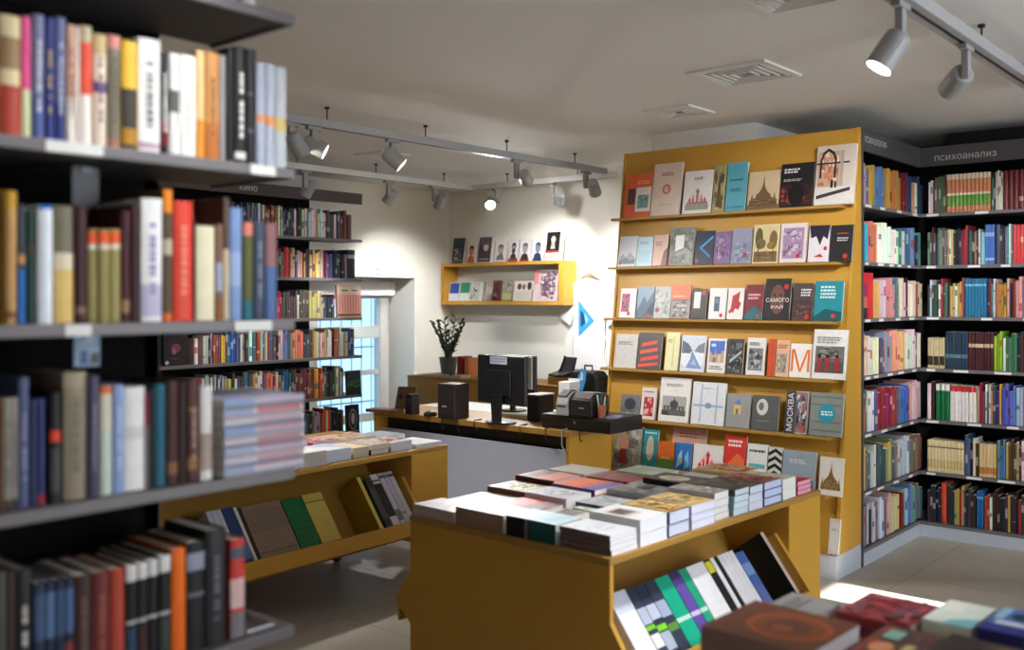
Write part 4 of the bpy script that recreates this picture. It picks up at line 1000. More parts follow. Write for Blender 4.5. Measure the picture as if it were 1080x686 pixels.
  (419, 497, 311, 448, (226, 220, 214), 'white-framed book with a blue-sky city view', [('r', .1, .3, .9, .93, (70, 110, 190)), ('e', .3, .8, .14, .05, (190, 206, 232)), ('p', [(.1, .3), (.1, .6), (.22, .6), (.22, .52), (.36, .52), (.42, .7), (.48, .52), (.6, .56), (.74, .56), (.74, .64), (.9, .64), (.9, .3)], (190, 160, 140)), ('r', .3, .3, .46, .44, (130, 104, 96)), ('r', .6, .32, .7, .5, (222, 200, 180)), ('tx', .15, .85, .16, .05, (90, 84, 80), 2)]),
  (501, 570, 313, 452, (62, 62, 62), 'dark photographic book with a light streak', [('ph', .02, .02, .98, .98, [(64, 64, 64), (40, 40, 42), (110, 112, 112)], 14), ('p', [(.2, .3), (.9, .6), (.9, .68), (.2, .4)], (176, 178, 178))]),
  (584, 660, 308, 456, (226, 222, 216), 'white book with a black-and-white street photo', [('ph', .1, .12, .9, .72, [(130, 130, 130), (80, 80, 80), (180, 180, 180), (50, 50, 50)], 16), ('tx', .15, .8, .84, .04, (70, 70, 70), 2)]),
  (673, 706, 313, 460, (196, 76, 40), 'rust-orange book half tucked behind a peach one', [('r', .6, 0, .66, 1, (150, 54, 30))]),
  (708, 764, 318, 461, (222, 176, 140), 'peach book with a small grey picture', [('ph', .05, .1, .8, .62, [(170, 150, 136), (120, 116, 116), (206, 190, 170)], 8), ('tx', .15, .85, .84, .05, (200, 90, 50), 2)]),
  (768, 856, 333, 463, (236, 230, 222), 'white book with one huge orange letter', [('T', 'М', .5, .5, .9, .66, (228, 112, 42))]),
  (862, 1004, 274, 470, (228, 224, 220), 'tall white album with red-coated figures in a photo', [('r', .08, .12, .94, .66, (90, 84, 84)), ('ph', .08, .34, .94, .66, [(110, 106, 104), (150, 144, 140), (70, 66, 66)], 12), ('r', .16, .16, .26, .42, (176, 36, 42)), ('r', .4, .16, .5, .42, (180, 40, 44)), ('r', .68, .16, .8, .42, (170, 36, 40)), ('e', .21, .46, .05, .04, (30, 26, 28)), ('e', .45, .46, .05, .04, (30, 26, 28)), ('e', .74, .46, .05, .04, (30, 26, 28)), ('tx', .12, .9, .82, .04, (150, 150, 150), 3)])]),
 'E': ('fifth ledge', 630, 390, 2.982, [
  (70, 129, 80, 154, (120, 120, 122), 'grey landscape book with a dark tree', [('ph', .02, .02, .98, .5, [(110, 110, 112), (80, 82, 84), (150, 150, 150)], 8), ('e', .5, .6, .3, .26, (60, 60, 64)), ('r', .02, .05, .98, .2, (170, 166, 160))]),
  (133, 179, 58, 156, (226, 212, 206), 'white book with a red figure', [('ph', .2, .1, .85, .7, [(190, 50, 50), (120, 50, 56), (220, 180, 170)], 9), ('tx', .15, .85, .85, .05, (180, 70, 70), 1)]),
  (190, 284, 28, 168, (230, 226, 220), 'large white book with a palace photograph', [('r', .1, .14, .9, .58, (170, 168, 164)), ('r', .1, .14, .9, .26, (96, 96, 92)), ('r', .16, .24, .84, .36, (84, 82, 80)), ('e', .5, .4, .14, .09, (74, 72, 70)), ('r', .485, .46, .515, .55, (60, 58, 56)), ('r', .22, .26, .28, .34, (150, 148, 142)), ('r', .34, .26, .4, .34, (150, 148, 142)), ('r', .6, .26, .66, .34, (150, 148, 142)), ('r', .72, .26, .78, .34, (150, 148, 142)), ('p', [(.1, .14), (.4, .14), (.3, .22), (.1, .24)], (60, 60, 56)), ('tx', .2, .8, .84, .03, (140, 136, 130), 2)]),
  (292, 396, 42, 178, (222, 224, 226), 'white book with pale blue grid lines', [('r', .25, .05, .3, .95, (176, 186, 206)), ('r', .72, .05, .77, .95, (176, 186, 206)), ('r', .05, .42, .95, .47, (160, 174, 200)), ('e', .5, .45, .1, .07, (130, 150, 190)), ('tx', .3, .7, .84, .03, (150, 160, 176), 1)]),
  (402, 476, 78, 182, (150, 150, 150), 'grey book with a small blue and yellow house', [('r', .3, .4, .62, .68, (222, 180, 110)), ('p', [(.28, .68), (.64, .68), (.5, .86)], (90, 130, 190)), ('r', .4, .4, .5, .56, (120, 100, 90))]),
  (482, 566, 83, 188, (88, 88, 86), 'dark grey book with a white round emblem', [('e', .38, .66, .22, .24, (206, 206, 204)), ('e', .34, .68, .1, .12, (110, 110, 108)), ('tx', .2, .8, .25, .04, (130, 130, 128), 1)]),
  (588, 656, 70, 196, (196, 196, 200), 'book with white vertical capitals beside a city strip', [('ph', .45, .02, .98, .98, [(150, 120, 120), (90, 110, 140), (190, 90, 84), (60, 60, 66), (206, 206, 210)], 20), ('r', 0, 0, .45, 1, (70, 66, 68)), ('T', 'МОСКВА', .22, .5, .26, .9, (236, 234, 232), True)]),
  (664, 768, 76, 204, (136, 142, 136), 'grey-green book with a turquoise badge', [('r', .05, .1, .95, .14, (110, 116, 110)), ('r', .05, .3, .95, .34, (112, 118, 112)), ('r', .05, .7, .95, .74, (112, 118, 112)), ('r', .05, .88, .95, .92, (112, 118, 112)), ('e', .52, .52, .26, .22, (40, 150, 172)), ('tx', .34, .7, .54, .05, (226, 240, 240), 2)])]),
 'F': ('sixth ledge', 630, 390, 2.982, [
  (47, 132, 178, 300, (150, 144, 130), 'grey ornamental book with a red and gold figure', [('ph', .02, .02, .98, .98, [(150, 146, 132), (110, 106, 96), (180, 176, 160)], 18), ('e', .35, .6, .2, .22, (196, 140, 110)), ('p', [(.2, .1), (.55, .1), (.45, .45), (.28, .45)], (160, 60, 50))]),
  (136, 182, 190, 300, (40, 140, 150), 'teal book with a pale face', [('e', .5, .55, .26, .3, (206, 190, 170)), ('tx', .1, .9, .9, .05, (200, 226, 226), 1)]),
  (184, 235, 228, 302, (220, 110, 46), 'orange book with a green lower half', [('r', 0, 0, 1, .42, (92, 140, 72)), ('r', .2, .46, .8, .52, (240, 200, 120))]),
  (238, 290, 233, 303, (44, 110, 176), 'blue book with white waves', [('p', [(.1, .2), (.5, .4), (.4, .8), (.2, .6)], (170, 206, 232)), ('p', [(.6, .2), (.9, .3), (.8, .8), (.6, .6)], (120, 176, 220))]),
  (296, 390, 238, 312, (226, 220, 216), 'white book with a red cathedral', [('dome', (190, 50, 56), .1, .85)]),
  (393, 460, 208, 308, (206, 54, 44), 'red book with a map and bold title', [('p', [(.2, .05), (.9, .05), (.95, .5), (.6, .62), (.2, .4)], (226, 110, 60)), ('tx', .15, .85, .84, .07, (240, 220, 214), 2)]),
  (464, 528, 236, 318, (226, 226, 222), 'white book with turquoise bands', [('r', .1, .1, .9, .3, (60, 160, 166)), ('r', .1, .42, .9, .52, (90, 180, 180)), ('tx', .1, .9, .8, .08, (60, 60, 64), 1)]),
  (531, 574, 246, 326, (210, 210, 206), 'black and white zigzag book', [('p', [(.0, .1 + i * .18 - .05), (.5, .1 + i * .18 + .06), (1, .1 + i * .18 - .05), (1, .1 + i * .18 + .04), (.5, .1 + i * .18 + .15), (0, .1 + i * .18 + .04)], (24, 24, 26)) for i in range(5)]),
  (578, 682, 258, 340, (150, 164, 176), 'pale blue-grey book with a dark skyline', [('ph', .05, .03, .95, .3, [(90, 100, 112), (60, 70, 82), (130, 140, 150)], 8), ('tx', .2, .8, .75, .05, (210, 218, 224), 2)]),
  (694, 768, 278, 400, (228, 224, 212), 'white book with a golden church drawing', [('temple', (130, 100, 56), .15, .92), ('ph', .2, .15, .8, .4, [(150, 120, 70), (110, 90, 56), (190, 160, 100)], 8)])]),
}
for kk, (nm, ox, oy, sc, items) in ROWD.items():
    for i, (a, b_, yt, yb_, c, desc, fr) in enumerate(items):
        face_out(ox + a / sc, ox + b_ / sc, oy + yt / sc, oy + yb_ / sc, LEDGE[kk], c, f'{desc}, {nm} of the mustard display stand', GD, fr)
face_out(873, 884, 548, 588, .141, (196, 192, 184), 'pale grey book alone on the lowest ledge of the mustard display stand', GD, [('r', .1, .1, .9, .9, (206, 202, 196)), ('tx', .2, .8, .7, .03, (150, 146, 140), 2)], t=.02)
# a few behind the central table on the sixth ledge, backs of the row
for (a, b_, yt, c, lab, fr) in ((706, 742, 452, (196, 150, 132), 'pinkish beige book standing behind the blue one, sixth ledge of the mustard display stand', [('tx', .2, .8, .85, .05, (150, 96, 84), 2)]),):
    face_out(a, b_, yt, 466, LEDGE['F'], c, lab, GD, fr, t=.012, d_off=.034)
# ================================================================== CORNER BOOKCASES (pale plinth, header signs)
CZ = [.095, .410, .735, 1.057, 1.380, 1.700, 2.025]
BXF = -2.062                  # front of the short bookcase facing +X
BYF = 6.365                   # front of the bookcase facing the camera
def sign_letters(parent, txt, M, size, m):
    vs, fs = text_polys(txt)
    k = MB(); k.mesh([(x * size, -.0012, y * size) for x, y in vs], fs)
    o = k.build('lettering', m, parent, M=M); return o
LETTER = mat('sign_letter_grey', (196, 198, 200), 0.5, var=0.02)
# -- short one
sb = empty('corner_bookcase', (BXF - .15, 5.432, 0), 'charcoal bookcase side-on behind the mustard display stand, filling the corner', 'bookcase', 'charcoal bookcases in the corner')
for z in CZ:
    s_ = lp(sb, BXF - .29, 5.432, z - .016, BXF - .004, BYF - .001, z, CHAR, 'shelf')
    b = Vector(sb.location); k = MB(); k.box(BXF - .004 - b.x, 5.432 - b.y, z - .020 - b.z, BXF - b.x, BYF - .001 - b.y, z - b.z); k.build('edge_strip', GREYEDGE, s_)
lp(sb, BXF - .31, 5.412, 0, BXF - .001, 5.4315, 2.445, CHAR, 'side_panel')
lp(sb, BXF - .305, 5.432, 0, BXF - .291, 6.36, 2.445, BLACKB, 'back_panel')
lp(sb, BXF - .29, 5.432, 2.425, BXF - .02, 6.36, 2.445, BLACKB, 'top_panel')
lp(sb, BXF - .018, 5.432, 0, BXF - .001, BYF - .001, CZ[0] - .021, PLINTH, 'plinth')
hd = lp(sb, BXF - .018, 5.432, 2.32, BXF + .002, BYF - .001, 2.44, CHAR, 'header_board', base=Vector(sb.location))
sign_letters(hd, 'психология', T(.152 + .0005, .17, 2.385) @ RZ(math.pi / 2), .062, LETTER)
# price strips
b = Vector(sb.location)
for z in CZ[1:]:
    y = 5.45
    while y < 6.25:
        k = MB(); w = RND.uniform(.05, .1); k.box(BXF + .0004 - b.x, y - b.y, z - .018, BXF + .0012 - b.x, y + w - b.y, z - .003); y += w + RND.uniform(.06, .2)
        k.build('price_tag', WHITE, sb)
# -- camera-facing one
cb = empty('corner_bookcase', (-1.5, BYF + .15, 0), 'charcoal bookcase facing the room in the corner, under the longer header lettering', 'bookcase', 'charcoal bookcases in the corner')
BX0, BX1 = BXF + .001, -.72
for z in CZ:
    s_ = lp(cb, BX0, BYF + .004, z - .016, BX1, BYF + .29, z, CHAR, 'shelf')
    b = Vector(cb.location); k = MB(); k.box(BX0 - b.x, BYF - b.y, z - .020 - b.z, BX1 - b.x, BYF + .004 - b.y, z - b.z); k.build('edge_strip', GREYEDGE, s_)
lp(cb, BX0, BYF + .292, 0, BX1, BYF + .306, 2.445, BLACKB, 'back_panel')
lp(cb, BX1 + .001, BYF, 0, BX1 + .02, BYF + .306, 2.445, CHAR, 'side_panel')
lp(cb, BX0, BYF + .001, 0, BX1, BYF + .018, CZ[0] - .021, PLINTH, 'plinth')
hd2 = lp(cb, BX0, BYF - .002, 2.32, BX1, BYF + .018, 2.44, CHAR, 'header_board')
lp(cb, BX0, BYF + .018, 2.425, BX1, BYF + .29, 2.445, BLACKB, 'top_panel')
pA, pB = on_y(986, 168, BYF), on_y(1051, 161, BYF)
vs_, _f = text_polys('психоанализ')
wtxt = max(q[0] for q in vs_) - min(q[0] for q in vs_)
sign_letters(hd2, 'психоанализ', T((pA.x + pB.x) / 2 + 1.5, -.1522, (pA.z + pB.z) / 2), (pB.x - pA.x) / wtxt, LETTER)
b = Vector(cb.location)
for z in CZ[1:]:
    x = BX0 + .04
    while x < BX1 - .1:
        k = MB(); w = RND.uniform(.05, .1); k.box(x - b.x, BYF - .0012 - b.y, z - .018, x + w - b.x, BYF - .0004 - b.y, z - .003); x += w + RND.uniform(.08, .25)
        k.build('price_tag', WHITE, cb)

C2P = lambda z: 890 + z / 2.858
def conv(l): return [(C2P(s[0]), C2P(s[1]), *s[2:]) for s in l]
GR = (150, 150, 156); WH = (232, 228, 222); RD = (176, 46, 48); DK = (44, 40, 44)
PXS = BXF - .02; PYS = BYF + .02
L = {
 6: [(46, 72, 4, GR), (75, 98, 3, (178, 146, 74)), (100, 130, 4, (84, 120, 160)), (133, 178, 4, (190, 122, 66)), (180, 200, 2, (110, 40, 46)), (201, 238, 4, (48, 58, 86))],
 5: [(44, 74, 3, (70, 150, 180)), (75, 105, 3, (206, 110, 84)), (106, 146, 3, WH), (147, 178, 3, (222, 222, 220)), (180, 203, 2, (196, 206, 190)), (204, 238, 4, (106, 150, 170))],
 4: [(108, 130, 2, (196, 190, 200)), (131, 172, 5, (206, 120, 128)), (173, 205, 4, (222, 196, 196)), (206, 238, 4, (216, 190, 170))],
 3: [(44, 64, 3, (206, 150, 90)), (65, 108, 4, (226, 214, 190)), (110, 150, 4, (150, 150, 150)), (151, 190, 4, (220, 170, 120)), (191, 238, 6, (222, 212, 200))],
 2: [(44, 74, 4, (176, 136, 86)), (76, 104, 3, (222, 218, 206)), (105, 165, 5, (140, 40, 64)), (167, 196, 3, (70, 110, 176)), (197, 238, 5, (214, 170, 170))],
 1: [(44, 76, 4, (110, 108, 106)), (77, 104, 3, (200, 200, 200)), (105, 130, 3, (50, 70, 90)), (131, 165, 4, (150, 130, 90)), (166, 200, 4, (176, 190, 196)), (201, 238, 5, (120, 96, 90))],
 0: [(44, 74, 4, (130, 132, 136)), (75, 100, 3, (190, 196, 204)), (101, 124, 2, (216, 220, 222)), (125, 172, 5, (206, 190, 140)), (174, 200, 3, (150, 186, 216)), (201, 238, 4, (120, 140, 160))]}
for k, spec in L.items():
    rest_row('x', PXS, CZ[k], conv(spec), .19, .245, .17, 5.442)
R = {
 6: [(254, 306, 6, (96, 96, 66)), (446, 462, 2, DK), (463, 478, 2, (206, 200, 206)), (480, 640, 10, (104, 30, 34), None, .235)],
 5: [(252, 282, 4, (64, 54, 70)), (283, 302, 2, (96, 94, 92)), (303, 336, 4, (206, 184, 136)), (338, 352, 2, (40, 38, 40)), (353, 372, 2, (150, 50, 46)), (374, 410, 5, (70, 54, 50)), (412, 424, 1, (150, 180, 200)), (456, 484, 3, (36, 34, 38)), (486, 508, 3, (50, 130, 120)), (510, 640, 12, (206, 60, 62), None, .235)],
 4: [(252, 312, 7, (44, 76, 84)), (313, 362, 5, (196, 156, 96)), (432, 456, 3, (40, 44, 96)), (458, 490, 3, (176, 130, 60)), (491, 640, 12, (206, 150, 150))],
 3: [(252, 304, 6, (206, 190, 146), ((60, 50, 40), .1, .4), .19), (306, 374, 7, (40, 62, 84), ((90, 130, 140), .3, .4), .23), (376, 450, 8, (76, 36, 42), ((206, 180, 150), .6, .7), .23), (452, 478, 2, (140, 176, 50)), (480, 512, 3, (40, 96, 70)), (513, 640, 10, (56, 36, 40))],
 2: [(252, 262, 1, WH), (263, 274, 1, (46, 44, 46)), (278, 318, 3, (30, 112, 66), (WH, .82, 1), .225), (320, 400, 7, (230, 226, 222), ((190, 44, 44), .84, 1), .22), (401, 424, 2, (140, 40, 60)), (425, 448, 3, WH), (449, 476, 2, (52, 58, 104)), (478, 516, 4, (92, 104, 196)), (518, 640, 8, (150, 176, 210))],
 1: [(364, 406, 4, (66, 36, 34)), (408, 460, 5, (222, 196, 140), ((190, 120, 60), .1, .3), .2), (462, 486, 2, (54, 120, 190)), (488, 640, 14, (80, 56, 50))],
 0: [(252, 292, 4, (60, 54, 56)), (312, 396, 9, (54, 50, 52)), (424, 640, 20, (52, 44, 42))]}
for k, spec in R.items():
    rest_row('y', PYS, CZ[k], conv(spec), .19, .245, .17)
# the ones that stand out are books of their own
gk = 'books on the corner bookcases'
def series(plane, k, z0, z1, n, h, c, label, bands, cat='book', depth=.16, kind='y', each=None):
    p0, p1 = C2P(z0), C2P(z1)
    a0, a1 = (on_x(p0, 314, plane).y, on_x(p1, 314, plane).y) if kind == 'x' else (on_y(p0, 314, plane).x, on_y(p1, 314, plane).x)
    w = (a1 - a0) / n; ms = None
    for i in range(n):
        M = T(plane, a0 + i * w, CZ[k] + .001) @ FACE_X if kind == 'x' else T(a0 + i * w, plane, CZ[k] + .001)
        _, ms = book(M, w * .96, depth, h, c, each[i] if each else label, label if not each else gk, bands, meshes=ms)
series(PYS, 6, 310, 442, 11, .235, (206, 130, 90), 'orange-spined volume with a green belt, in the matching set on the corner top shelf', ((.16, .44, (92, 150, 60)), (.44, .5, (232, 214, 190)), (.86, 1, (222, 206, 180))))
series(PYS, 4, 365, 430, 7, .235, (32, 112, 150), 'teal-blue volume in the matching run on the third shelf of the corner bookcase', ((.8, .86, (120, 176, 200)),))
series(PYS, 5, 426, 454, 3, .24, (66, 110, 190), 'medium blue volume in the matching trio on the second shelf of the corner bookcase', ((.7, .8, (150, 176, 220)), (.1, .16, (160, 190, 226))))
series(PYS, 1, 252, 361, 11, .195, (222, 204, 156), 'cream volume in the long matching set, second shelf from the floor in the corner', ((.78, .82, (120, 90, 60)), (.12, .4, (206, 180, 124))))
series(PYS, 0, 294, 309, 1, .25, (206, 72, 46), 'vermilion spine among dark ones on the corner bookcase bottom shelf', ((.2, .7, (214, 84, 56)),))
series(PYS, 0, 400, 421, 2, .225, (36, 96, 160), 'bright blue spine in a pair on the corner bookcase bottom shelf', ((.8, .86, (120, 170, 210)),))
# upright showing book with a dark cover front
P0, P1 = on_x(C2P(46), 314, PXS), on_x(C2P(104), 314, PXS)
P0.y = max(P0.y, 5.437)
book(T(PXS, P0.y, CZ[4] + .001) @ FACE_X, .10, .02, .20, (150, 40, 84), 'purple boxed book with dark picture in front of the red folder on the corner bookcase', gk, ((.62, 1, (150, 48, 96)), (.3, .62, (190, 110, 90)), (0, .3, (54, 40, 50))), bulge=.001)
book(T(PXS - .03, P0.y + .02, CZ[4] + .001) @ FACE_X, P1.y - P0.y - .02, .02, .262, (206, 40, 48), 'large red folder on the third shelf of the corner bookcase', gk, ((.0, .1, (196, 36, 44)),), bulge=.001)

# ================================================================== FAR BOOKCASE BY THE WINDOW
FX = -6.60
FZ = [.31, .652, .994, 1.326, 1.666, 2.006]
fb = empty('bookcase', (FX - .15, 3.0, 0), 'black bookcase against the cream wall beside the blue-lit window', 'bookcase')
FY1 = on_x(382, 300, FX).y
FYD = on_x(349, 300, FX).y
for z in FZ + [.02]:
    s_ = lp(fb, FX - .29, 3.0, z - .018, FX - .006, FY1, z, CHAR, 'shelf')
    b = Vector(fb.location); k = MB(); k.box(FX - .006 - b.x, 3.0 - b.y, z - .024 - b.z, FX - b.x, FY1 - b.y, z - b.z); k.build('edge_strip', GREYEDGE, s_)
lp(fb, FX - .315, 3.0, 0, FX - .292, FYD, 2.45, BLACKB, 'back_panel')
lp(fb, FX - .315, 2.98, 0, FX - .01, 2.999, 2.45, CHAR, 'side_panel')
hb = lp(fb, FX - .022, 3.0, 2.315, FX + .0, FY1, 2.41, mat('header_brown_grey', (70, 62, 62), 0.5, var=.04), 'header_board')
lp(fb, FX - .29, 3.0, 2.39, FX - .022, FY1, 2.41, BLACKB, 'top_panel')
pw = on_x(262, 196, FX)
sign_letters(hb, 'кино', T(.152 + .0005, pw.y - 3.0, 2.362) @ RZ(math.pi / 2), .075, LETTER)
q5 = lambda z: 180 + z / 3.43
def conv5(l): return [(q5(s[0]), q5(s[1]), *s[2:]) for s in l]
FB = {
 5: (conv5([(-60, 250, 14, (70, 60, 64)), (255, 330, 8, (44, 66, 110)), (335, 385, 5, (150, 80, 56)), (388, 412, 3, (190, 190, 200)), (413, 475, 7, (38, 48, 80)), (477, 565, 8, (216, 214, 212)), (567, 580, 1, (60, 56, 60)), (592, 600, 1, (222, 220, 220)), (604, 625, 2, (80, 70, 70)), (627, 640, 1, (96, 40, 40)), (642, 658, 1, (110, 60, 56))]), .2, .25),
 4: (conv5([(-60, 380, 26, (90, 80, 80)), (382, 412, 4, (110, 100, 110)), (413, 432, 1, (206, 54, 50)), (434, 480, 4, (222, 170, 160)), (482, 503, 2, (60, 56, 60)), (504, 534, 2, (226, 190, 120)), (536, 560, 2, (206, 196, 186)), (561, 588, 3, (60, 90, 140)), (592, 608, 2, (40, 50, 80)), (609, 640, 3, (60, 58, 58)), (641, 668, 1, (30, 30, 32))]), .19, .25),
 3: (conv5([(-60, 380, 24, (90, 80, 80)), (382, 402, 2, (190, 50, 70)), (404, 500, 10, (84, 80, 78)), (502, 540, 3, (206, 196, 130)), (541, 566, 3, (176, 176, 150)), (568, 594, 3, (60, 60, 66))]), .17, .24),
 2: (conv5([(88, 102, 1, (216, 214, 214)), (117, 168, 5, (196, 186, 186)), (169, 185, 2, (170, 80, 110)), (186, 208, 2, (216, 180, 60)), (209, 246, 3, (36, 80, 190)), (248, 284, 4, (44, 44, 50)), (286, 324, 2, (232, 228, 224)), (326, 360, 3, (206, 196, 180)), (362, 382, 2, (96, 90, 84)), (384, 408, 2, (220, 210, 196)), (409, 440, 3, (120, 150, 180)), (442, 482, 3, (230, 150, 106)), (484, 516, 4, (84, 80, 80)), (518, 556, 4, (196, 186, 160)), (558, 586, 3, (216, 214, 206)), (592, 608, 1, (150, 60, 40)), (610, 642, 3, (200, 196, 180)), (644, 668, 2, (50, 70, 96))]), .19, .25),
 1: (conv5([(-40, 58, 7, (80, 70, 70)), (62, 108, 1, (206, 30, 70)), (112, 206, 10, (196, 192, 190)), (208, 224, 1, (214, 206, 80)), (226, 306, 7, (80, 78, 80)), (308, 334, 2, (230, 220, 200)), (336, 400, 5, (210, 120, 80)), (402, 446, 4, (40, 96, 140)), (448, 518, 7, (110, 60, 66)), (520, 536, 1, (196, 146, 50)), (538, 566, 3, (170, 80, 50)), (568, 592, 3, (50, 46, 50)), (594, 610, 2, (206, 200, 196)), (612, 628, 2, (40, 40, 42))]), .2, .26),
 0: (conv5([(300, 440, 10, (120, 90, 80)), (442, 484, 3, (222, 220, 214)), (486, 520, 4, (60, 56, 50)), (522, 546, 2, (170, 172, 176)), (548, 585, 5, (206, 80, 50)), (587, 618, 4, (50, 46, 50)), (619, 628, 1, (120, 106, 50))]), .19, .25)}
for k, (spec, a, c) in FB.items():
    rest_row('x', FX - .02, FZ[k], spec, a, c, .16)
gf = 'books on the far bookcase'
def far_front(p0, p1, pt, k, c, lab, fr):
    P0, P1 = on_x(p0, 314, FX - .012), on_x(p1, 314, FX - .012)
    zt = on_x((p0 + p1) / 2, pt, FX - .012).z
    # cover to +X: turn the book so its front board looks to +X
    M = T(FX - .012, P0.y, FZ[k] + .001) @ RY(-.05) @ T(-.02, 0, 0)
    book(M, .02, P1.y - P0.y, zt - FZ[k] - .002, c, lab, gf, front=fr, bulge=.001)
far_front(356, 381.5, 301, 3, (222, 176, 160), 'pink calendar-like book facing the room at the shelf end beside the window', [('r', .05, .74, .95, .95, (216, 200, 180)), ('r', .2, .82, .45, .86, (60, 50, 56)), ('r', .6, .82, .85, .86, (60, 50, 56)), ('r', .03, .04, .97, .12, (120, 100, 60))] + [('r', .08 + i * .11, .15, .13 + i * .11, .7, (216, 120, 116)) for i in range(8)])
far_front(366, 381, 391, 1, (30, 50, 44), 'dark green book facing the room at the shelf end beside the window', [('ph', .05, .3, .95, .6, [(60, 96, 76), (110, 150, 120), (30, 50, 46)], 8)])
far_front(366, 379.5, 427, 0, (28, 28, 30), 'black book with a pale oval portrait at the shelf end above the low table', [('e', .5, .5, .34, .36, (150, 150, 150)), ('e', .5, .5, .28, .3, (40, 40, 42)), ('e', .5, .52, .14, .2, (190, 190, 190)), ('r', .1, .05, .9, .12, (160, 160, 160))])
far_front(173, 199, 352, 2, (34, 24, 30), 'dark square book with a dusky pink flower on the far bookcase', [('e', .5, .55, .2, .14, (120, 60, 84)), ('e', .42, .45, .1, .1, (150, 90, 110)), ('e', .12, .1, .08, .06, (206, 200, 200)), ('r', .3, .2, .6, .24, (100, 50, 70))])


# ================================================================== WALL SHELF WITH PORTRAIT BOOKS
WSX0, WSX1, WSZ0, WSZ1, WSY = -6.90, -5.37, 1.430, 1.835, 6.99
ws = empty('wall_shelf', (WSX0, WSY, WSZ0), 'mustard box shelf hung on the cream wall with portrait books on top', 'shelf')
dY = YB - WSY - .001
bx('bottom_board', MUSTARD, ws, 0, 0, 0, WSX1 - WSX0, dY, .035, .002)
bx('top_board', MUSTARD, ws, 0, 0, WSZ1 - WSZ0 - .03, WSX1 - WSX0, dY, WSZ1 - WSZ0, .002)
bx('side_board', MUSTARD, ws, 0, 0, .0355, .035, dY, WSZ1 - WSZ0 - .0305, .002)
bx('side_board', MUSTARD, ws, WSX1 - WSX0 - .05, 0, .0355, WSX1 - WSX0, dY, WSZ1 - WSZ0 - .0305, .002)
qx = lambda z: 456 + z / 6.86
qy = lambda z: 235 + z / 6.86
gw = 'books on the mustard wall shelf'
def wall_book(z0, z1, zt, top, c, lab, fr):
    Yp = WSY + .05
    P0, P1 = on_y(qx(z0), 290, Yp), on_y(qx(z1), 290, Yp)
    zb = WSZ1 if top else WSZ0 + .035
    h = on_y(qx((z0 + z1) / 2), qy(zt), Yp).z - zb
    M = T(P0.x, Yp, zb + .003) @ RX(-math.radians(9)) @ FACE_OUT @ T(-.02, 0, 0)
    book(M, .02, P1.x - P0.x, h, c, lab, gw, front=fr, bulge=.001)
def portrait(bg, skin, hair, coat, extra=()):
    return [('r', 0, 0, 1, 1, bg), ('p', [(.1, 0), (.9, 0), (.75, .3), (.5, .38), (.25, .3)], coat), ('e', .5, .56, .22, .2, skin), ('p', [(.26, .6), (.3, .78), (.5, .84), (.7, .78), (.74, .6), (.6, .7), (.4, .7)], hair), *extra]
wall_book(137, 220, 110, True, (34, 40, 44), 'dark book with a pale crowd picture, first on top of the mustard wall shelf', [('ph', .03, .03, .97, .6, [(60, 60, 62), (110, 112, 110), (30, 30, 32), (150, 150, 148)], 14), ('r', .05, .72, .95, .95, (44, 70, 76))])
wall_book(240, 310, 140, True, (214, 206, 196), 'book with a terracotta figure cut-out on top of the mustard wall shelf', portrait((216, 208, 198), (206, 116, 84), (40, 34, 34), (196, 100, 70)))
wall_book(326, 438, 103, True, (232, 228, 224), 'wide white-edged book with a pale head on plum, on the mustard wall shelf', [('r', 0, .02, .8, 1, (74, 60, 66)), ('e', .46, .6, .17, .15, (206, 196, 190)), ('ph', .08, .7, .72, .95, [(96, 80, 88), (120, 100, 110), (70, 56, 62)], 6), ('r', .1, .1, .7, .16, (150, 140, 140))])
wall_book(444, 528, 130, True, (226, 222, 218), 'white book with a grey sketched man on the mustard wall shelf', portrait((222, 218, 216), (176, 160, 156), (90, 88, 90), (120, 110, 112), (('r', .02, .02, .98, .1, (230, 226, 222)), ('e', .6, .35, .12, .1, (170, 90, 90)))))
wall_book(546, 614, 115, True, (206, 200, 196), 'narrow book with a bearded black-and-white face and rust foot on the mustard wall shelf', portrait((214, 208, 206), (150, 146, 146), (34, 32, 34), (44, 40, 42), (('e', .5, .46, .18, .12, (40, 38, 40)), ('r', 0, 0, 1, .14, (150, 60, 50)))))
wall_book(622, 704, 118, True, (206, 202, 202), 'book with a grey-haired thoughtful face and dark coat on the mustard wall shelf', portrait((210, 206, 206), (140, 138, 142), (70, 70, 76), (36, 34, 38), (('r', .1, .0, .9, .1, (120, 40, 40)),)))
wall_book(714, 798, 112, True, (196, 200, 206), 'book with a blue-toned portrait on the mustard wall shelf', portrait((206, 208, 212), (116, 124, 140), (60, 64, 76), (40, 52, 84)))
wall_book(812, 932, 60, True, (236, 234, 230), 'tallest white book with a black portrait panel, last on top of the mustard wall shelf', [('r', .02, .26, .82, .98, (30, 28, 28)), ('e', .42, .72, .14, .12, (190, 180, 170)), ('p', [(.28, .4), (.56, .4), (.5, .62), (.34, .62)], (170, 166, 160)), ('r', .02, .26, .82, .34, (160, 50, 46)), ('tx', .06, .8, .14, .05, (40, 36, 36), 2)])
wall_book(116, 186, 434, False, (220, 220, 224), 'white booklet with a royal blue upper half inside the mustard wall shelf', [('r', .05, .4, .97, .97, (44, 84, 160))])
wall_book(192, 264, 430, False, (220, 224, 220), 'white booklet with a green upper half inside the mustard wall shelf', [('r', .05, .42, .97, .97, (50, 136, 96))])
wall_book(268, 326, 430, False, (200, 198, 192), 'grey sketch-covered booklet inside the mustard wall shelf', [('ph', .05, .05, .95, .95, [(196, 194, 186), (150, 146, 140), (90, 86, 84), (220, 218, 212)], 10)])
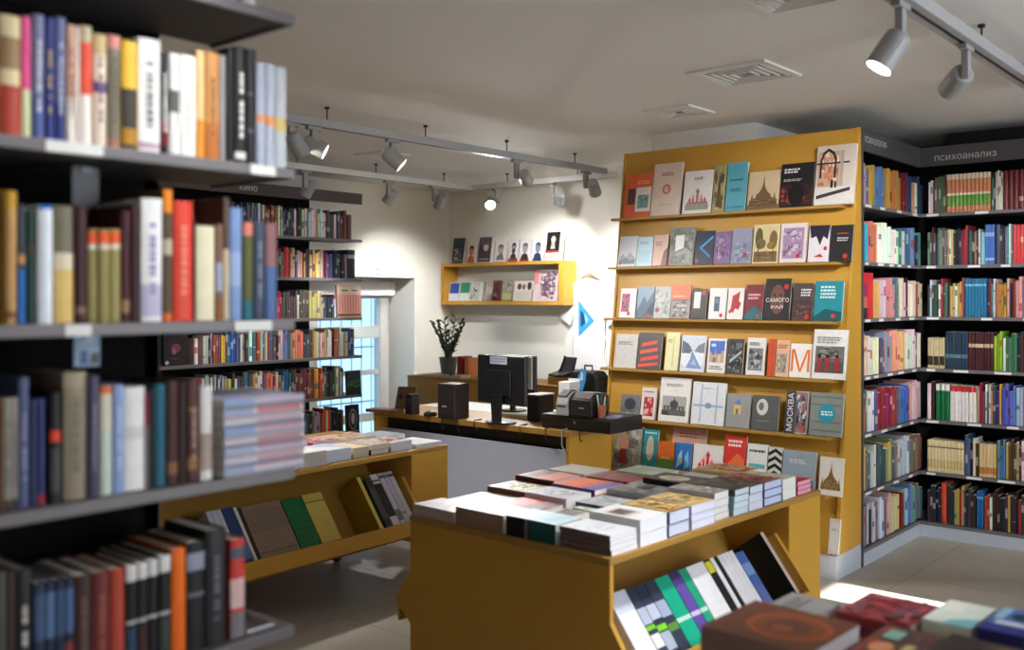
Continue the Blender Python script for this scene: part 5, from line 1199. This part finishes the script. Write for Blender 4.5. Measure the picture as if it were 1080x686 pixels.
wall_book(329, 372, 432, False, (226, 222, 216), 'slim white book turned edgewise inside the mustard wall shelf', [('r', .7, 0, 1, 1, (150, 140, 136))])
wall_book(428, 492, 420, False, (96, 50, 50), 'dark red patterned book inside the mustard wall shelf', [('ph', .03, .03, .97, .97, [(100, 50, 52), (60, 40, 44), (150, 110, 100), (130, 60, 60)], 12)])
wall_book(497, 576, 424, False, (130, 130, 100), 'olive landscape book inside the mustard wall shelf', [('ph', .03, .4, .97, .97, [(140, 140, 120), (100, 104, 84), (170, 168, 150)], 10), ('r', .1, .05, .9, .4, (176, 170, 110))])
wall_book(582, 712, 422, False, (206, 196, 186), 'wide cream book with dark blots inside the mustard wall shelf', [('r', .05, .05, .95, .5, (190, 182, 174)), ('e', .3, .72, .12, .16, (70, 60, 60)), ('e', .55, .7, .1, .14, (110, 96, 90)), ('e', .85, .74, .12, .2, (60, 50, 54))])
wall_book(722, 896, 338, False, (206, 186, 186), 'large pale pink collage book filling the end of the mustard wall shelf', [('ph', .25, .05, .97, .97, [(196, 180, 184), (110, 84, 96), (150, 130, 140), (226, 210, 210), (90, 76, 90)], 30), ('r', .05, .55, .22, .95, (216, 130, 130))])

# ================================================================== T-SHIRT ON THE WALL
pt = on_y(622, 289, YB - .03)
sh = empty('hanging_t_shirt', (pt.x, YB - .035, pt.z), 'white T-shirt with a blue triangle print hanging on the cream wall', 'T-shirt')
k = MB()
def shirt(yf):
    return [(-.085, -.045), (-.20, -.10), (-.33, -.40), (-.215, -.47), (-.175, -.36), (-.18, -.86), (.18, -.88), (.175, -.36), (.215, -.47), (.33, -.40), (.20, -.10), (.085, -.045), (.05, -.09), (0, -.105), (-.05, -.09)]
o2 = shirt(0); n = len(o2)
k.prism(o2, 'y', -.012, .012)
k.build('fabric', CLOTH, sh, bevel=.006)
k = MB(); k.face([(-.115, -.0135, -.23), (-.11, -.0135, -.56), (-.10, -.0135, -.56), (.065, -.0135, -.425)], (70, 160, 216)); k.face([(-.09, -.0138, -.32), (-.085, -.0138, -.48), (-.0, -.0138, -.42)], (30, 70, 120)); k.face([(-.05, -.0141, -.35), (-.03, -.0141, -.46), (.0, -.0141, -.41)], (150, 210, 240))
k.build('printed_triangle', PRINT, sh)
hg = empty('coat_hanger', (pt.x, YB - .035, pt.z), 'light wooden hanger carrying the white T-shirt', 'hanger')
k = MB(); k.tube([(-.11, .0, -.055), (-.06, 0, -.02), (0, 0, .0), (.06, 0, -.02), (.11, 0, -.055)], .011, 8); k.build('shoulder_bar', mat('pale_wood', (176, 150, 120), .5), hg)
k = MB(); k.tube([(0, 0, .0), (0, 0, .05), (.015, 0, .075), (.03, 0, .06), (.025, 0, .045)], .003, 6); k.build('hook', METAL, hg)
# ================================================================== TILL DESK
KX0, KX1, KY, KZ = -5.15, -3.455, 4.55, .72
dk_ = empty('till_desk', (KX0, KY, 0), 'long till desk with a pale grey front and mustard wooden top', 'desk')
WX = KX1 - KX0
bx('desk_top', MUSTARD_D, dk_, 0, 0, KZ - .035, WX, .44, KZ, .002)
bx('rear_worktop', WHITE, dk_, .0, .4405, KZ - .03, WX - .235, .84, KZ - .001, .002)
bx('front_panel', GREYPAN, dk_, .02, .045, .03, WX - .0225, .063, KZ - .12, .002)
bx('recess_board', BLACKP, dk_, .02, .12, .03, WX - .0225, .135, KZ - .0355)
bx('side_panel', MUSTARD, dk_, WX - .022, .005, 0, WX, .435, KZ - .0355, .002)
bx('side_panel', MUSTARD, dk_, 0, .005, 0, .019, .84, KZ - .0355, .002)
bx('rear_leg', WHITE, dk_, WX - .30, .78, 0, WX - .25, .83, KZ - .0305)
def dt(px, py, z=KZ): return on_z(px, py, z)
gd = 'on the till desk'
# opened brown card box
p = dt(408, 435)
t = empty('card_box', p, 'small brown box with its lid standing open at the end of the till desk', 'box', rz=.25)
bx('tray', WOODB, t, -.14, -.05, 0.0005, .10, .06, .022, .002)
k = MB(); M = T(.04, .065, .02) @ RX(-.3); k.box(-.02, 0, 0, .125, .012, .155, M=M); k.build('lid', WOODB, t)
k = MB(); k.lathe([(.018, 0), (.018, .003), (0, .003)], 12, M=T(.075, .062, .10) @ RX(math.pi / 2 - .3)); k.build('round_mark', DARKP, t)
# small satellite loudspeaker
p = dt(435, 437)
t = empty('loudspeaker', p, 'small narrow black loudspeaker on the till desk beside the open brown box', 'loudspeaker')
k = MB(); k.prism([(-.035, .0005), (.035, .0005), (.030, .135), (-.030, .135)], 'y', -.035, .035); k.build('cabinet', BLACKP, t, bevel=.004)
k = MB(); k.lathe([(.022, 0), (.018, .004), (.004, -.002)], 16, M=T(0, -.036, .09) @ RX(math.pi / 2)); k.build('driver_cone', DARKP, t)
# mouse
p = dt(454, 439)
t = empty('mouse', p, 'round black computer mouse in front of the brown-black speaker box', 'mouse')
k = MB(); k.lathe([(.032, .0005), (.036, .010), (.032, .024), (.018, .033), (0, .035)], 18, M=Matrix.Scale(1.5, 4, (0, 1, 0))); k.build('shell', BLACKP, t, smooth=True)
k = MB(); k.tube([(0, .02, .033), (0, .034, .031)], .005, 8); k.build('wheel', GREYP, t)
# larger speaker box
p = dt(469, 442)
t = empty('loudspeaker', p, 'square brown-black loudspeaker box with a small pale mark on the till desk', 'loudspeaker')
bx('cabinet', DARKP, t, -.065, 0, .0005, .085, .14, .225, .005)
bx('front_grille', mat('dark_grille', (40, 30, 30), .8, var=.2, scale=300), t, -.055, -.004, .02, .075, .0, .21, .002)
bx('badge', GREYP, t, -.018, -.006, .075, .02, -.004, .085)
# monitor seen from behind
p = dt(518, 448); p.y += .09
t = empty('monitor', p, 'large black monitor turned away, a paper label stuck on its back, on the till desk', 'monitor', rz=-.12)
k = MB(); k.box(-.21, -.012, .12, .23, .018, .42); k.build('screen_case', BLACKP, t, bevel=.008)
k = MB(); k.box(-.10, -.024, .17, .11, -.0125, .33); k.build('rear_bulge', BLACKP, t, bevel=.004)
bx('screen', mat('screen_dark', (30, 34, 40), .15, var=.02), t, -.20, .0182, .13, .22, .019, .41)
k = MB(); k.prism([(-.035, .01), (.035, .01), (.05, .18), (-.05, .18)], 'y', -.045, -.0245); k.build('neck', BLACKP, t, bevel=.003)
k = MB(); k.lathe([(.11, .0005), (.115, .008), (.10, .013), (0, .016)], 26, M=Matrix.Scale(.75, 4, (0, 1, 0))); k.build('foot', BLACKP, t, smooth=False)
k = MB(); k.box(-.085, -.0138, .366, .07, -.0122, .412, (200, 204, 222))
for i in range(2):
    x = -.075
    while x < .05:
        w = RND.uniform(.01, .03); k.box(x, -.0146, .395 - i * .015, min(x + w, .06), -.0138, .401 - i * .015, (110, 114, 140)); x += w + .006
k.build('paper_label', PRINT, t)
# second monitor further back
p = on_y(556, 402, 5.15)
t = empty('monitor', (p.x - .12, 5.15, KZ - .001), 'second monitor with a grey rear edge, partly behind the large labelled one', 'monitor', rz=-.1)
k = MB(); k.box(-.2, 0, .10, .20, .03, .385); k.build('screen_case', BLACKP, t, bevel=.006)
bx('rear_cover', GREYP, t, .10, -.02, .16, .19, -.0005, .375, .004)
k = MB(); k.tube([(0, -.01, .01), (0, -.01, .2)], .02, 10); k.build('neck', BLACKP, t)
k = MB(); k.lathe([(.09, .0005), (.09, .008), (0, .012)], 22); k.build('foot', BLACKP, t)
# small black till box with a pale top
p = dt(551, 447)
t = empty('computer_case', (p.x, 4.78, KZ), 'small black computer case with a pale top behind the cash drawer', 'computer case')
bx('case', BLACKP, t, -.06, 0, .0005, .035, .15, .165, .003)
bx('pale_top', WHITE, t, -.065, -.003, .1655, .04, .153, .172, .002)
# cash drawer
p0 = dt(546, 455)
t = empty('cash_drawer', (p0.x, KY + .055, KZ), 'wide black cash drawer carrying printers at the end of the till desk', 'cash drawer')
CW = .50
bx('body', BLACKP, t, 0, .0, .0005, CW, .33, .085, .005)
bx('drawer_front', mat('black_gloss', (20, 20, 23), .25, var=.02), t, .012, -.006, .012, CW - .012, -.0005, .072, .002)
k = MB(); k.lathe([(.009, 0), (.009, .004), (0, .004)], 12, M=T(CW * .5, -.006, .05) @ RX(math.pi / 2)); k.build('lock', METAL, t)
DZ = KZ + .0855
DXb = p0.x
# white carton standing on the drawer
t = empty('carton', (DXb + .085, KY + .20, DZ), 'tall white carton standing on the cash drawer beside the label printer', 'carton')
bx('carton_body', WHITE, t, -.04, -.04, .0005, .045, .06, .185, .002)
bx('carton_flap', WHITE, t, -.04, .0605, .15, .045, .062, .20)
# label printer
t = empty('label_printer', (DXb + .165, KY + .09, DZ), 'pale grey label printer with a dark curved lid on the cash drawer', 'printer')
k = MB(); k.prism([(-.06, .0005), (.08, .0005), (.08, .10), (.05, .135), (.0, .14), (-.045, .11), (-.06, .07)], 'x', -.04, .045); k.build('body', GREYP, t, bevel=.005)
k = MB(); k.prism([(-.050, .112), (.0, .1415), (.045, .138), (.045, .144), (.0, .149), (-.054, .117)], 'x', -.028, .033); k.build('lid', BLACKP, t, bevel=.002)
bx('paper_slot', DARKP, t, -.03, -.0625, .052, .035, -.0595, .060)
# black receipt printer
t = empty('receipt_printer', (DXb + .30, KY + .12, DZ), 'boxy black receipt printer on the cash drawer', 'printer')
k = MB(); k.prism([(-.08, .0005), (.10, .0005), (.10, .125), (-.03, .13), (-.08, .10)], 'x', -.075, .075); k.build('body', BLACKP, t, bevel=.008)
k = MB(); k.prism([(-.074, .1035), (-.028, .1335), (.09, .1285), (.09, .134), (-.028, .139), (-.078, .108)], 'x', -.066, .066); k.build('lid', DARKP, t, bevel=.002)
bx('light_strip', GREYP, t, -.01, -.083, .05, .025, -.0805, .055)
# roll of pens in a terracotta cup
t = empty('pen_cup', (DXb + .405, KY + .10, DZ), 'terracotta cup of pens on the cash drawer', 'cup', rz=.2)
k = MB(); k.lathe([(.022, .0005), (.026, .075), (.023, .075), (.019, .006), (0, .006)], 18); k.build('cup', TERRA, t)
for i in range(6):
    a = i * 1.05; r = .012
    pn = MB(); pn.tube([(r * math.cos(a) * .6, r * math.sin(a) * .6, .008), (r * 2.2 * math.cos(a), r * 2.2 * math.sin(a), .12 + .012 * (i % 3))], .0042, 6)
    q = pn.build('pen', [WHITE, mat('pen_red', (190, 40, 50), .4), mat('pen_green', (30, 120, 80), .4), BLACKP, WHITE, mat('pen_teal', (30, 90, 80), .4)][i])
    q.matrix_world = T(DXb + .405, KY + .10, DZ); tag(q, ['white pen leaning out of the terracotta cup', 'red pen in the terracotta cup', 'green pen in the terracotta cup', 'black pen in the terracotta cup', 'second white pen at the back of the terracotta cup', 'dark teal pen in the terracotta cup'][i], 'pen', 'pens in the terracotta cup')
# note pad
t = empty('note_pad', (DXb + .46, KY + .15, DZ), 'small bluish note pad lying on the cash drawer end', 'note pad', rz=.3)
bx('sheets', mat('pad_blue', (150, 160, 190), .7), t, -.035, -.05, .0005, .035, .05, .008)
bx('card_back', GREYP, t, -.037, .05, .0005, .037, .056, .009)
# black bag with a blue pendant
t = empty('backpack', (on_y(628, 440, 5.20).x - .055, 5.20, KZ), 'black backpack standing on the desk end by the mustard display stand', 'backpack')
k = MB(); k.prism([(-.12, .0005), (.12, .0005), (.125, .16), (.115, .27), (.085, .305), (-.10, .30), (-.125, .25), (-.13, .12)], 'y', -.06, .07); k.build('bag_body', mat('black_nylon', (22, 22, 24), .8, var=.1, scale=120), t, bevel=.02)
k = MB(); k.prism([(-.09, .02), (.09, .02), (.09, .15), (.06, .17), (-.06, .17), (-.09, .15)], 'y', -.085, -.0605); k.build('front_pocket', mat('black_nylon_pocket', (28, 28, 30), .8, var=.1, scale=120), t, bevel=.01)
k = MB(); k.tube([(-.03, .0, .302), (-.03, 0, .335), (.03, 0, .335), (.03, 0, .303)], .007, 8); k.build('carry_loop', BLACKP, t)
t2 = empty('fabric_flag', (t.location.x + .03, 5.20 - .115, KZ + .22), 'bright blue fabric pendant hung on the black backpack', 'pendant')
k = MB(); k.prism([(-.03, .0), (.0, -.05), (.025, .02), (.035, .085), (.0, .105), (-.03, .05)], 'y', -.004, .004); k.build('cloth', BLUEC, t2)
k = MB(); k.prism([(-.012, .03), (.012, .03), (.014, .07), (.0, .085)], 'y', -.0058, -.0042); k.build('pale_patch', WHITE, t2)
k = MB(); k.tube([(-.02, 0, .09), (-.01, .01, .10), (.0, .038, .085)], .0025, 6); k.build('loop', BLUEC, t2)
# cables hanging over the desk front
for i, (a, lab, mm, ln) in enumerate(((466, 'black cable drooping over the desk edge below the speaker box', WIREB, .07), (482, 'black cable drooping over the desk edge between speaker box and monitor', WIREB, .08), (500, 'black cable looping by the monitor foot', WIREB, .05), (548, 'black cable drooping at the cash drawer corner', WIREB, .07), (575, 'black cable drooping under the label printer', WIREB, .07), (592, 'grey cable hanging in front of the cash drawer', GREYP, .12), (611, 'short black cable drooping under the receipt printer', WIREB, .05))):
    x = on_y(a, 448, KY).x
    o = KY
    t = empty('cable', (x, KY, KZ), lab, 'cable', 'cables on the till desk')
    k = MB(); k.tube([(.0, .045, .0055), (.004, .01, .0065), (.006, -.007, .0055), (.010, -.010, -.012), (.012, -.010, -ln * .7), (.016 + .01 * (i % 3), -.010, -ln), (.03, -.010, -ln * .8)], .0035, 6); k.build('flex', mm, t)
    k = MB(); k.tube([(.0, .045, .0065), (0, .07, .0065)], .005, 8); k.build('plug', mm, t)

# ================================================================== LOW COUNTER ALONG THE BACK
BX0c, BX1c, BYc, BZc = -6.34, -4.62, 6.0, .815
bc = empty('back_counter', (BX0c, BYc, 0), 'mustard-fronted low counter behind the till desk, holding the plant and the phone', 'counter')
Wc = BX1c - BX0c
bx('counter_top', MUSTARD_D, bc, 0, -.005, BZc - .022, Wc, .45, BZc, .002)
bx('upper_front', MUSTARD, bc, 0, 0, .545, Wc, .018, BZc - .0225, .002)
bx('lower_front', WHITE, bc, 0.002, .01, 0, Wc - .002, .028, .5445, .002)
bx('side_panel', MUSTARD, bc, 0, .0185, .5445, .018, .445, BZc - .0225); bx('side_panel', MUSTARD, bc, Wc - .018, .0185, .0, Wc, .445, BZc - .0225)
bx('rear_panel', WHITE, bc, .0185, .43, .0, Wc - .0185, .445, BZc - .0225)
# raised mustard box carrying the phone
pp = on_y(588, 400, 6.06)
t = empty('riser_box', (pp.x, 6.06, BZc), 'small mustard riser under the desk phone on the back counter', 'box')
bx('top_board', MUSTARD, t, -.10, 0, .045, .10, .22, .060, .002)
bx('front_board', MUSTARD, t, -.098, .002, .0005, .098, .016, .0445); bx('back_board', MUSTARD, t, -.098, .20, .0005, .098, .216, .0445)
ph = empty('desk_phone', (pp.x - .02, 6.14, BZc + .0605), 'black desk telephone with its handset upright on the mustard riser', 'telephone', rz=-.2)
k = MB(); k.prism([(-.07, .0005), (.08, .0005), (.08, .05), (-.07, .02)], 'x', -.085, .085); k.build('base', BLACKP, ph, bevel=.004)
k = MB(); k.prism([(.03, .035), (.05, .03), (.09, .15), (.07, .155)], 'x', -.03, .085); k.build('display_panel', mat('phone_grey', (74, 78, 84), .4), ph, bevel=.003)
k = MB(); k.tube([(-.06, .03, .03), (-.055, .045, .06), (-.05, .07, .12), (-.045, .085, .155)], [.018, .013, .013, .018], 10); k.build('handset', BLACKP, ph, smooth=True)
k = MB()
for i in range(4):
    for j in range(3):
        k.box(-.02 + j * .028, .042 + i * .010, .058 + i * .026, .0 + j * .028, .046 + i * .010, .072 + i * .026)
k.build('key_pad', GREYP, ph)
# plant
pp = on_y(473, 391, 6.22)
pl = empty('potted_plant', (pp.x, 6.22, BZc), 'leafy green plant in a grey pot on the back counter', 'plant')
k = MB(); k.lathe([(.060, .0005), (.082, .15), (.086, .16), (.078, .16), (.074, .145), (0, .14)], 22); k.build('pot', POTM, pl, smooth=False)
k = MB(); k.lathe([(.072, .1405), (.0, .146)], 18); k.build('soil', mat('soil', (50, 40, 34), .95, var=.3, scale=80), pl)
rp = random.Random(5)
for s in range(9):
    a = s * 2 * math.pi / 9 + rp.uniform(-.3, .3); ln = rp.uniform(.22, .36); sp_ = rp.uniform(.05, .15)
    pts = [(0.02 * math.cos(a), .02 * math.sin(a), .145)] + [(.02 * math.cos(a) + sp_ * math.cos(a) * (q / 5) ** 1.4, .02 * math.sin(a) + sp_ * math.sin(a) * (q / 5) ** 1.4, .145 + ln * q / 5) for q in range(1, 6)]
    k = MB(); k.tube(pts, [.008, .007, .006, .005, .004, .003], 6)
    for q in range(2, 12):
        f = q / 11.0; i0 = min(4, int(f * 5)); fr_ = f * 5 - i0
        c0 = Vector(pts[i0]).lerp(Vector(pts[i0 + 1]), fr_)
        side = 1 if q % 2 else -1
        ang = a + side * 1.3 + rp.uniform(-.4, .4)
        dv = Vector((math.cos(ang), math.sin(ang), rp.uniform(.5, .9))).normalized()
        sd = dv.cross(Vector((0, 0, 1))).normalized(); L_ = rp.uniform(.06, .085); wd_ = L_ * .26
        up = sd.cross(dv) * .006
        P = [c0, c0 + dv * L_ * .35 + sd * wd_ + up, c0 + dv * L_ * .75 + sd * wd_ * .7 + up, c0 + dv * L_, c0 + dv * L_ * .75 - sd * wd_ * .7 + up, c0 + dv * L_ * .35 - sd * wd_ + up]
        mid = [c0 + dv * L_ * .35, c0 + dv * L_ * .75]
        k.mesh(P + mid, [(0, 1, 6), (1, 2, 7, 6), (2, 3, 7), (0, 6, 5), (6, 7, 4, 5), (7, 3, 4)])
    k.build('leafy_stem', LEAF, pl)
# books and papers on the counter
def lay(px, py, Y, t_, w, d_, rz, lab, cat, name, cov, pg):
    p = on_y(px, py, Y)
    M = T(p.x, Y, BZc + .0006) @ RZ(rz) @ FLAT
    book(M, t_, d_, w, cov, lab, None, pages=pg, bulge=.001, cat=cat, name=name)
lay(466, 397, 6.02, .018, .22, .10, .05, 'flat stack-top catalogue with grey edges in front of the plant pot', 'catalogue', 'catalogue', (190, 186, 180), (206, 202, 196))
lay(486, 399, 6.02, .022, .12, .12, -.05, 'buff catalogue beside the grey one near the speaker box', 'catalogue', 'catalogue', (196, 176, 140), (206, 202, 196))
p = on_y(479, 392, 6.14)
book(T(p.x + .02, 6.155, BZc + .0006) , .05, .14, .175, (150, 40, 34), 'dark red book standing upright beside the plant pot', None, pages=(220, 210, 196))
p = on_y(487, 392, 6.16)
book(T(p.x + .03, 6.165, BZc + .0006) , .045, .13, .165, (206, 120, 60), 'orange book standing next to the dark red one behind the monitor', None, pages=(220, 210, 196))

# ================================================================== CEILING TRACKS AND SPOT LAMPS
TZ = 2.45
def track(name_label, segs):
    t = empty('ceiling_track', Vector(segs[0][0]), name_label, 'light track', 'ceiling light tracks')
    b = Vector(segs[0][0])
    for (p, q) in segs:
        p, q = Vector(p) - b, Vector(q) - b
        alongy = abs(q.y - p.y) > abs(q.x - p.x)
        k = MB(); w = .022 if Vector(segs[0][0]).x < -2 else .036
        if alongy: k.box(-w + p.x, p.y, 0, w + p.x, q.y, .045)
        else: k.box(p.x, -w + p.y, 0, q.x, w + p.y, .045)
        rl = k.build('rail', WHITE if b.x < -5 else TRACKM, t, bevel=.002)
        k = MB()
        if alongy: k.box(-.007 + p.x, p.y + .01, -.0012, .007 + p.x, q.y - .01, -.0002)
        else: k.box(p.x + .01, -.007 + p.y, -.0012, q.x - .01, .007 + p.y, -.0002)
        k.build('slot', BLACKP, rl)
        n = max(2, int((q - p).length / .75)); 
        for i in range(n):
            c = p.lerp(q, (i + .5) / n)
            k = MB(); k.tube([(c.x, c.y, .0455), (c.x, c.y, CEIL - TZ - .006)], .004, 8); k.lathe([(.014, CEIL - TZ - .012), (.014, CEIL - TZ - .0005)], 12, M=T(c.x, c.y, 0)); k.build('hanger_rod', WIREB, t)
    return t
track('long grey light track running from the thick-shelved bookcase towards the T-shirt wall', [((-4.37, -1.5, TZ), (-4.37, 6.22, TZ))])
track('L-shaped light track following the cream walls around the far corner', [((-5.93, 1.0, TZ), (-5.93, 6.432, TZ)), ((-5.905, 6.41, TZ), (-4.40, 6.41, TZ))])
track('broad light track close overhead running towards the corner bookcases', [((-1.10, -1.0, TZ), (-1.10, 5.3, TZ))])

LIT = []
def spot(pos, aim, power, label, lit=True, size=46, drop=.13, blend=.95, col=(1.0, .995, .985), sidev=None):
    pos = Vector(pos); aim = Vector(aim)
    root = empty('spot_lamp', pos, label, 'spot lamp', 'track spot lamps')
    bx('track_adapter', LAMPM, root, -.016, -.05, -.022, .016, .05, -.0015, .003)
    bx('stem', LAMPM, root, -.013, -.02, -drop, .013, .02, -.0225, .003)
    d = (aim - (pos + Vector((0, 0, -drop)))).normalized()
    hd_ = Vector((d.x, d.y, 0)); hd_ = hd_.normalized() if hd_.length > 1e-3 else Vector((1, 0, 0))
    side = hd_.cross(Vector((0, 0, 1)))
    if sidev: side = Vector(sidev)
    pv = Vector((0, 0, -drop + .012)) + side * .058
    q = d.to_track_quat('Z', 'Y').to_matrix().to_4x4()
    M = T(*pv) @ q @ T(0, 0, -.055)
    k = MB(); k.lathe([(0, 0), (.030, 0), (.040, .008), (.044, .03), (.046, .125), (.047, .13), (.043, .13), (.042, .114)], 24, M=None)
    h = k.build('lamp_head', LAMPM, root, M=M, smooth=False)
    k = MB(); k.lathe([(0.0, .116), (.0415, .116)], 24); k.build('lens', LENS if lit else LENSOFF, h)
    k = MB(); k.tube([Vector((0, 0, -drop + .012)), pv], .008, 8); k.build('pivot', LAMPM, root)
    if lit and power:
        li = bpy.data.lights.new('spot', 'SPOT'); li.energy = power; li.spot_size = math.radians(size); li.spot_blend = blend
        li.color = col; li.shadow_soft_size = .035
        o = bpy.data.objects.new('spot_beam', li); COL.objects.link(o); o.parent = h
        o.matrix_local = T(0, 0, .135) @ RX(math.pi)
    return root
def y1(px, X): return on_x(px, 200, X).y
X1, X2, X3 = -4.37, -5.93, -1.10
spot((X1, y1(307, X1), TZ), (-4.15, 4.55, .45), 60, 'grey spot lamp on the long track, half hidden behind the books at the bookcase end')
spot((X1, 2.55, TZ), (-4.15, 3.25, 0), 85, 'added spot lamp on the long track, unseen behind the thick-shelved bookcase', size=75)  # lamp added out of sight to brighten the floor by the booklet table
spot((X1, y1(331, X1), TZ), (-2.75, 5.15, 1.2), 72, 'grey spot lamp with a bright tilted lens, on the long track near the thick-shelved bookcase', size=58)
spot((X1, y1(414, X1), TZ), (-3.15, 5.2, .9), 68, 'grey spot lamp with a narrow lit lens midway along the long track', size=58)
spot((X1, y1(545, X1), TZ), (-5.5, 7.1, 1.7), 70, 'spot lamp turned to the window wall, on the long track beyond the middle', size=60)
spot((X1, y1(618, X1), TZ), (-4.85, 7.18, 1.45), 165, 'spot lamp at the end of the long track aimed at the hanging shirt', size=64, blend=1.0)
spot((X2, y1(322, X2), TZ), (-6.6, 4.3, 1.2), 60, 'pale spot lamp over the far bookcase header')
spot((X2, y1(410, X2), TZ), (-6.75, 5.0, 1.1), 55, 'pale spot lamp angled at the far bookcase, above the window niche')
spot((X2, y1(458, X2), TZ), (-7.15, 6.45, 1.1), 95, 'pale spot lamp near the corner of the L-shaped track', size=80)
spot((on_y(524, 210, 6.41).x, 6.41, TZ), (-3.9, 4.6, .9), 150, 'glaring spot lamp facing the room just past the corner of the L-shaped track', size=95)
spot((on_y(583, 200, 6.41).x, 6.41, TZ), (-5.7, 7.15, 1.7), 60, 'pale spot lamp on the short arm of the L-shaped track', size=70)
spot((X3, y1(950, X3), TZ), (-1.95, 2.62, .7), 78, 'large overhead spot lamp with a glowing oval lens', sidev=(-.45, -.2, -.5), size=56)
spot((X3, y1(1019, X3), TZ), (-2.5, 5.6, 1.55), 82, 'overhead spot lamp turned to the mustard display stand', size=62, sidev=(-.7, .7, 0))
spot((X3, 2.15, TZ), (-1.2, 2.5, .6), 40, 'added unseen spot lamp above the table with the brown book', size=50)  # lamp added outside the view to light these books
spot((X3, 1.2, TZ), (-1.75, .8, 1.4), 19, 'added unseen spot lamp aimed at the thick-shelved bookcase', size=78)  # another lamp added beyond the view, for the near spines
spot((X3, 4.95, TZ), (-1.75, 6.37, 1.1), 56, 'added unseen spot lamp aimed at the corner bookcases', size=80)  # lamp added past the frame edge, brightens the corner shelves

# ceiling vents and small fittings
def vent(px, py, w, rz, label, dark=True):
    p = on_z(px, py, CEIL)
    t = empty('ceiling_vent', (p.x, p.y, CEIL), label, 'ceiling vent', rz=rz)
    k = MB(); h = w / 2
    for a, b_, c, d in ((-h, -h, h, -h + .03), (-h, h - .03, h, h), (-h, -h + .03, -h + .03, h - .03), (h - .03, -h + .03, h, h - .03)): k.box(a, b_, -.012, c, d, -.0005)
    k.build('frame', CEILM, t)
    k = MB(); k.box(-h + .03, -h + .03, -.003, h - .03, h - .03, -.0006); k.build('core', BLACKP if dark else LAMPM, t)
    k = MB()
    n = 4
    for i in range(n):
        q = h - .045 - i * (h - .06) / n
        M = T(0, 0, 0)
        for s in (1, -1):
            k.box(-q, s * q - .006, -.011, q, s * q + .006, -.004); k.box(s * q - .006, -q, -.011, s * q + .006, q, -.004)
    k.build('louvre_slats', CEILM, t)
vent(716, 117, .30, 0, 'square ceiling vent with a dark opening above the display stand')
vent(785, 77, .40, 0, 'larger square pale ceiling panel nearer the broad light track', dark=False)
vent(404, 163, .30, 0, 'ceiling vent beyond the long track above the window side')
vent(832, -4, .3, 0, 'square ceiling vent beside the broad light track', dark=False)

# ================================================================== REMAINING BOOKS
ro = REST.build('shelved_books', PRINT)
ro['kind'] = 'stuff'; tag(ro, 'closely packed remaining books filling the corner and far bookcases and lower pile layers', 'books')

# ================================================================== DAYLIGHT AND ADDED FILL
w = bpy.data.worlds.new('daylight'); SC.world = w; w.use_nodes = True
bg = w.node_tree.nodes['Background']
bg.inputs['Color'].default_value = (0.36, .58, .78, 1); bg.inputs['Strength'].default_value = 1.7
su = bpy.data.lights.new('sun', 'SUN'); su.energy = 70; su.angle = math.radians(.5); su.color = (1, .99, .97)
so = bpy.data.objects.new('sun', su); COL.objects.link(so)
so.rotation_euler = Vector((-math.cos(SUN_EL), 0, -math.sin(SUN_EL))).to_track_quat('-Z', 'Y').to_euler()
ar = bpy.data.lights.new('added_fill_light', 'AREA'); ar.shape = 'RECTANGLE'; ar.size = WS[1] - WS[0]; ar.size_y = WS[3] - WS[2]; ar.energy = 85; ar.color = (.86, .93, 1)  # area light added as fill from the unseen side of the room
ao = bpy.data.objects.new('added_fill_light', ar); COL.objects.link(ao)
ao.location = (XR - .02, (WS[0] + WS[1]) / 2, (WS[2] + WS[3]) / 2)
ao.rotation_euler = Vector((-1, 0, 0)).to_track_quat('-Z', 'Z').to_euler()

# ================================================================== CAMERA
cam = bpy.data.cameras.new('camera'); co = bpy.data.objects.new('camera', cam); COL.objects.link(co)
co.location = (0, 0, EYE); co.rotation_euler = (math.pi / 2, 0, YAW)
cam.sensor_fit = 'HORIZONTAL'; cam.sensor_width = 36; cam.lens = F / 1080 * 36
cam.shift_y = -(343 - HZ) / 1080
cam.clip_start = .02; cam.clip_end = 60
cam.dof.use_dof = True; cam.dof.focus_distance = 5.6; cam.dof.aperture_fstop = 2.0
SC.camera = co
SC.view_settings.view_transform = 'Standard'
try: SC.view_settings.look = 'None'
except Exception: pass
SC.view_settings.gamma = 1; SC.view_settings.use_curve_mapping = False
SC.view_settings.exposure = 0.36
SC.cycles.max_bounces = 8; SC.cycles.diffuse_bounces = 5; SC.cycles.sample_clamp_indirect = 4
SC.cycles.use_denoising = True
print('BOOKS', N_BOOKS)

for o_ in bpy.data.objects:
    l_ = o_.get('label')
    if l_ and len(l_.replace('-', 'x').split()) > 16: print('LONG', len(l_.split()), o_.name, l_)
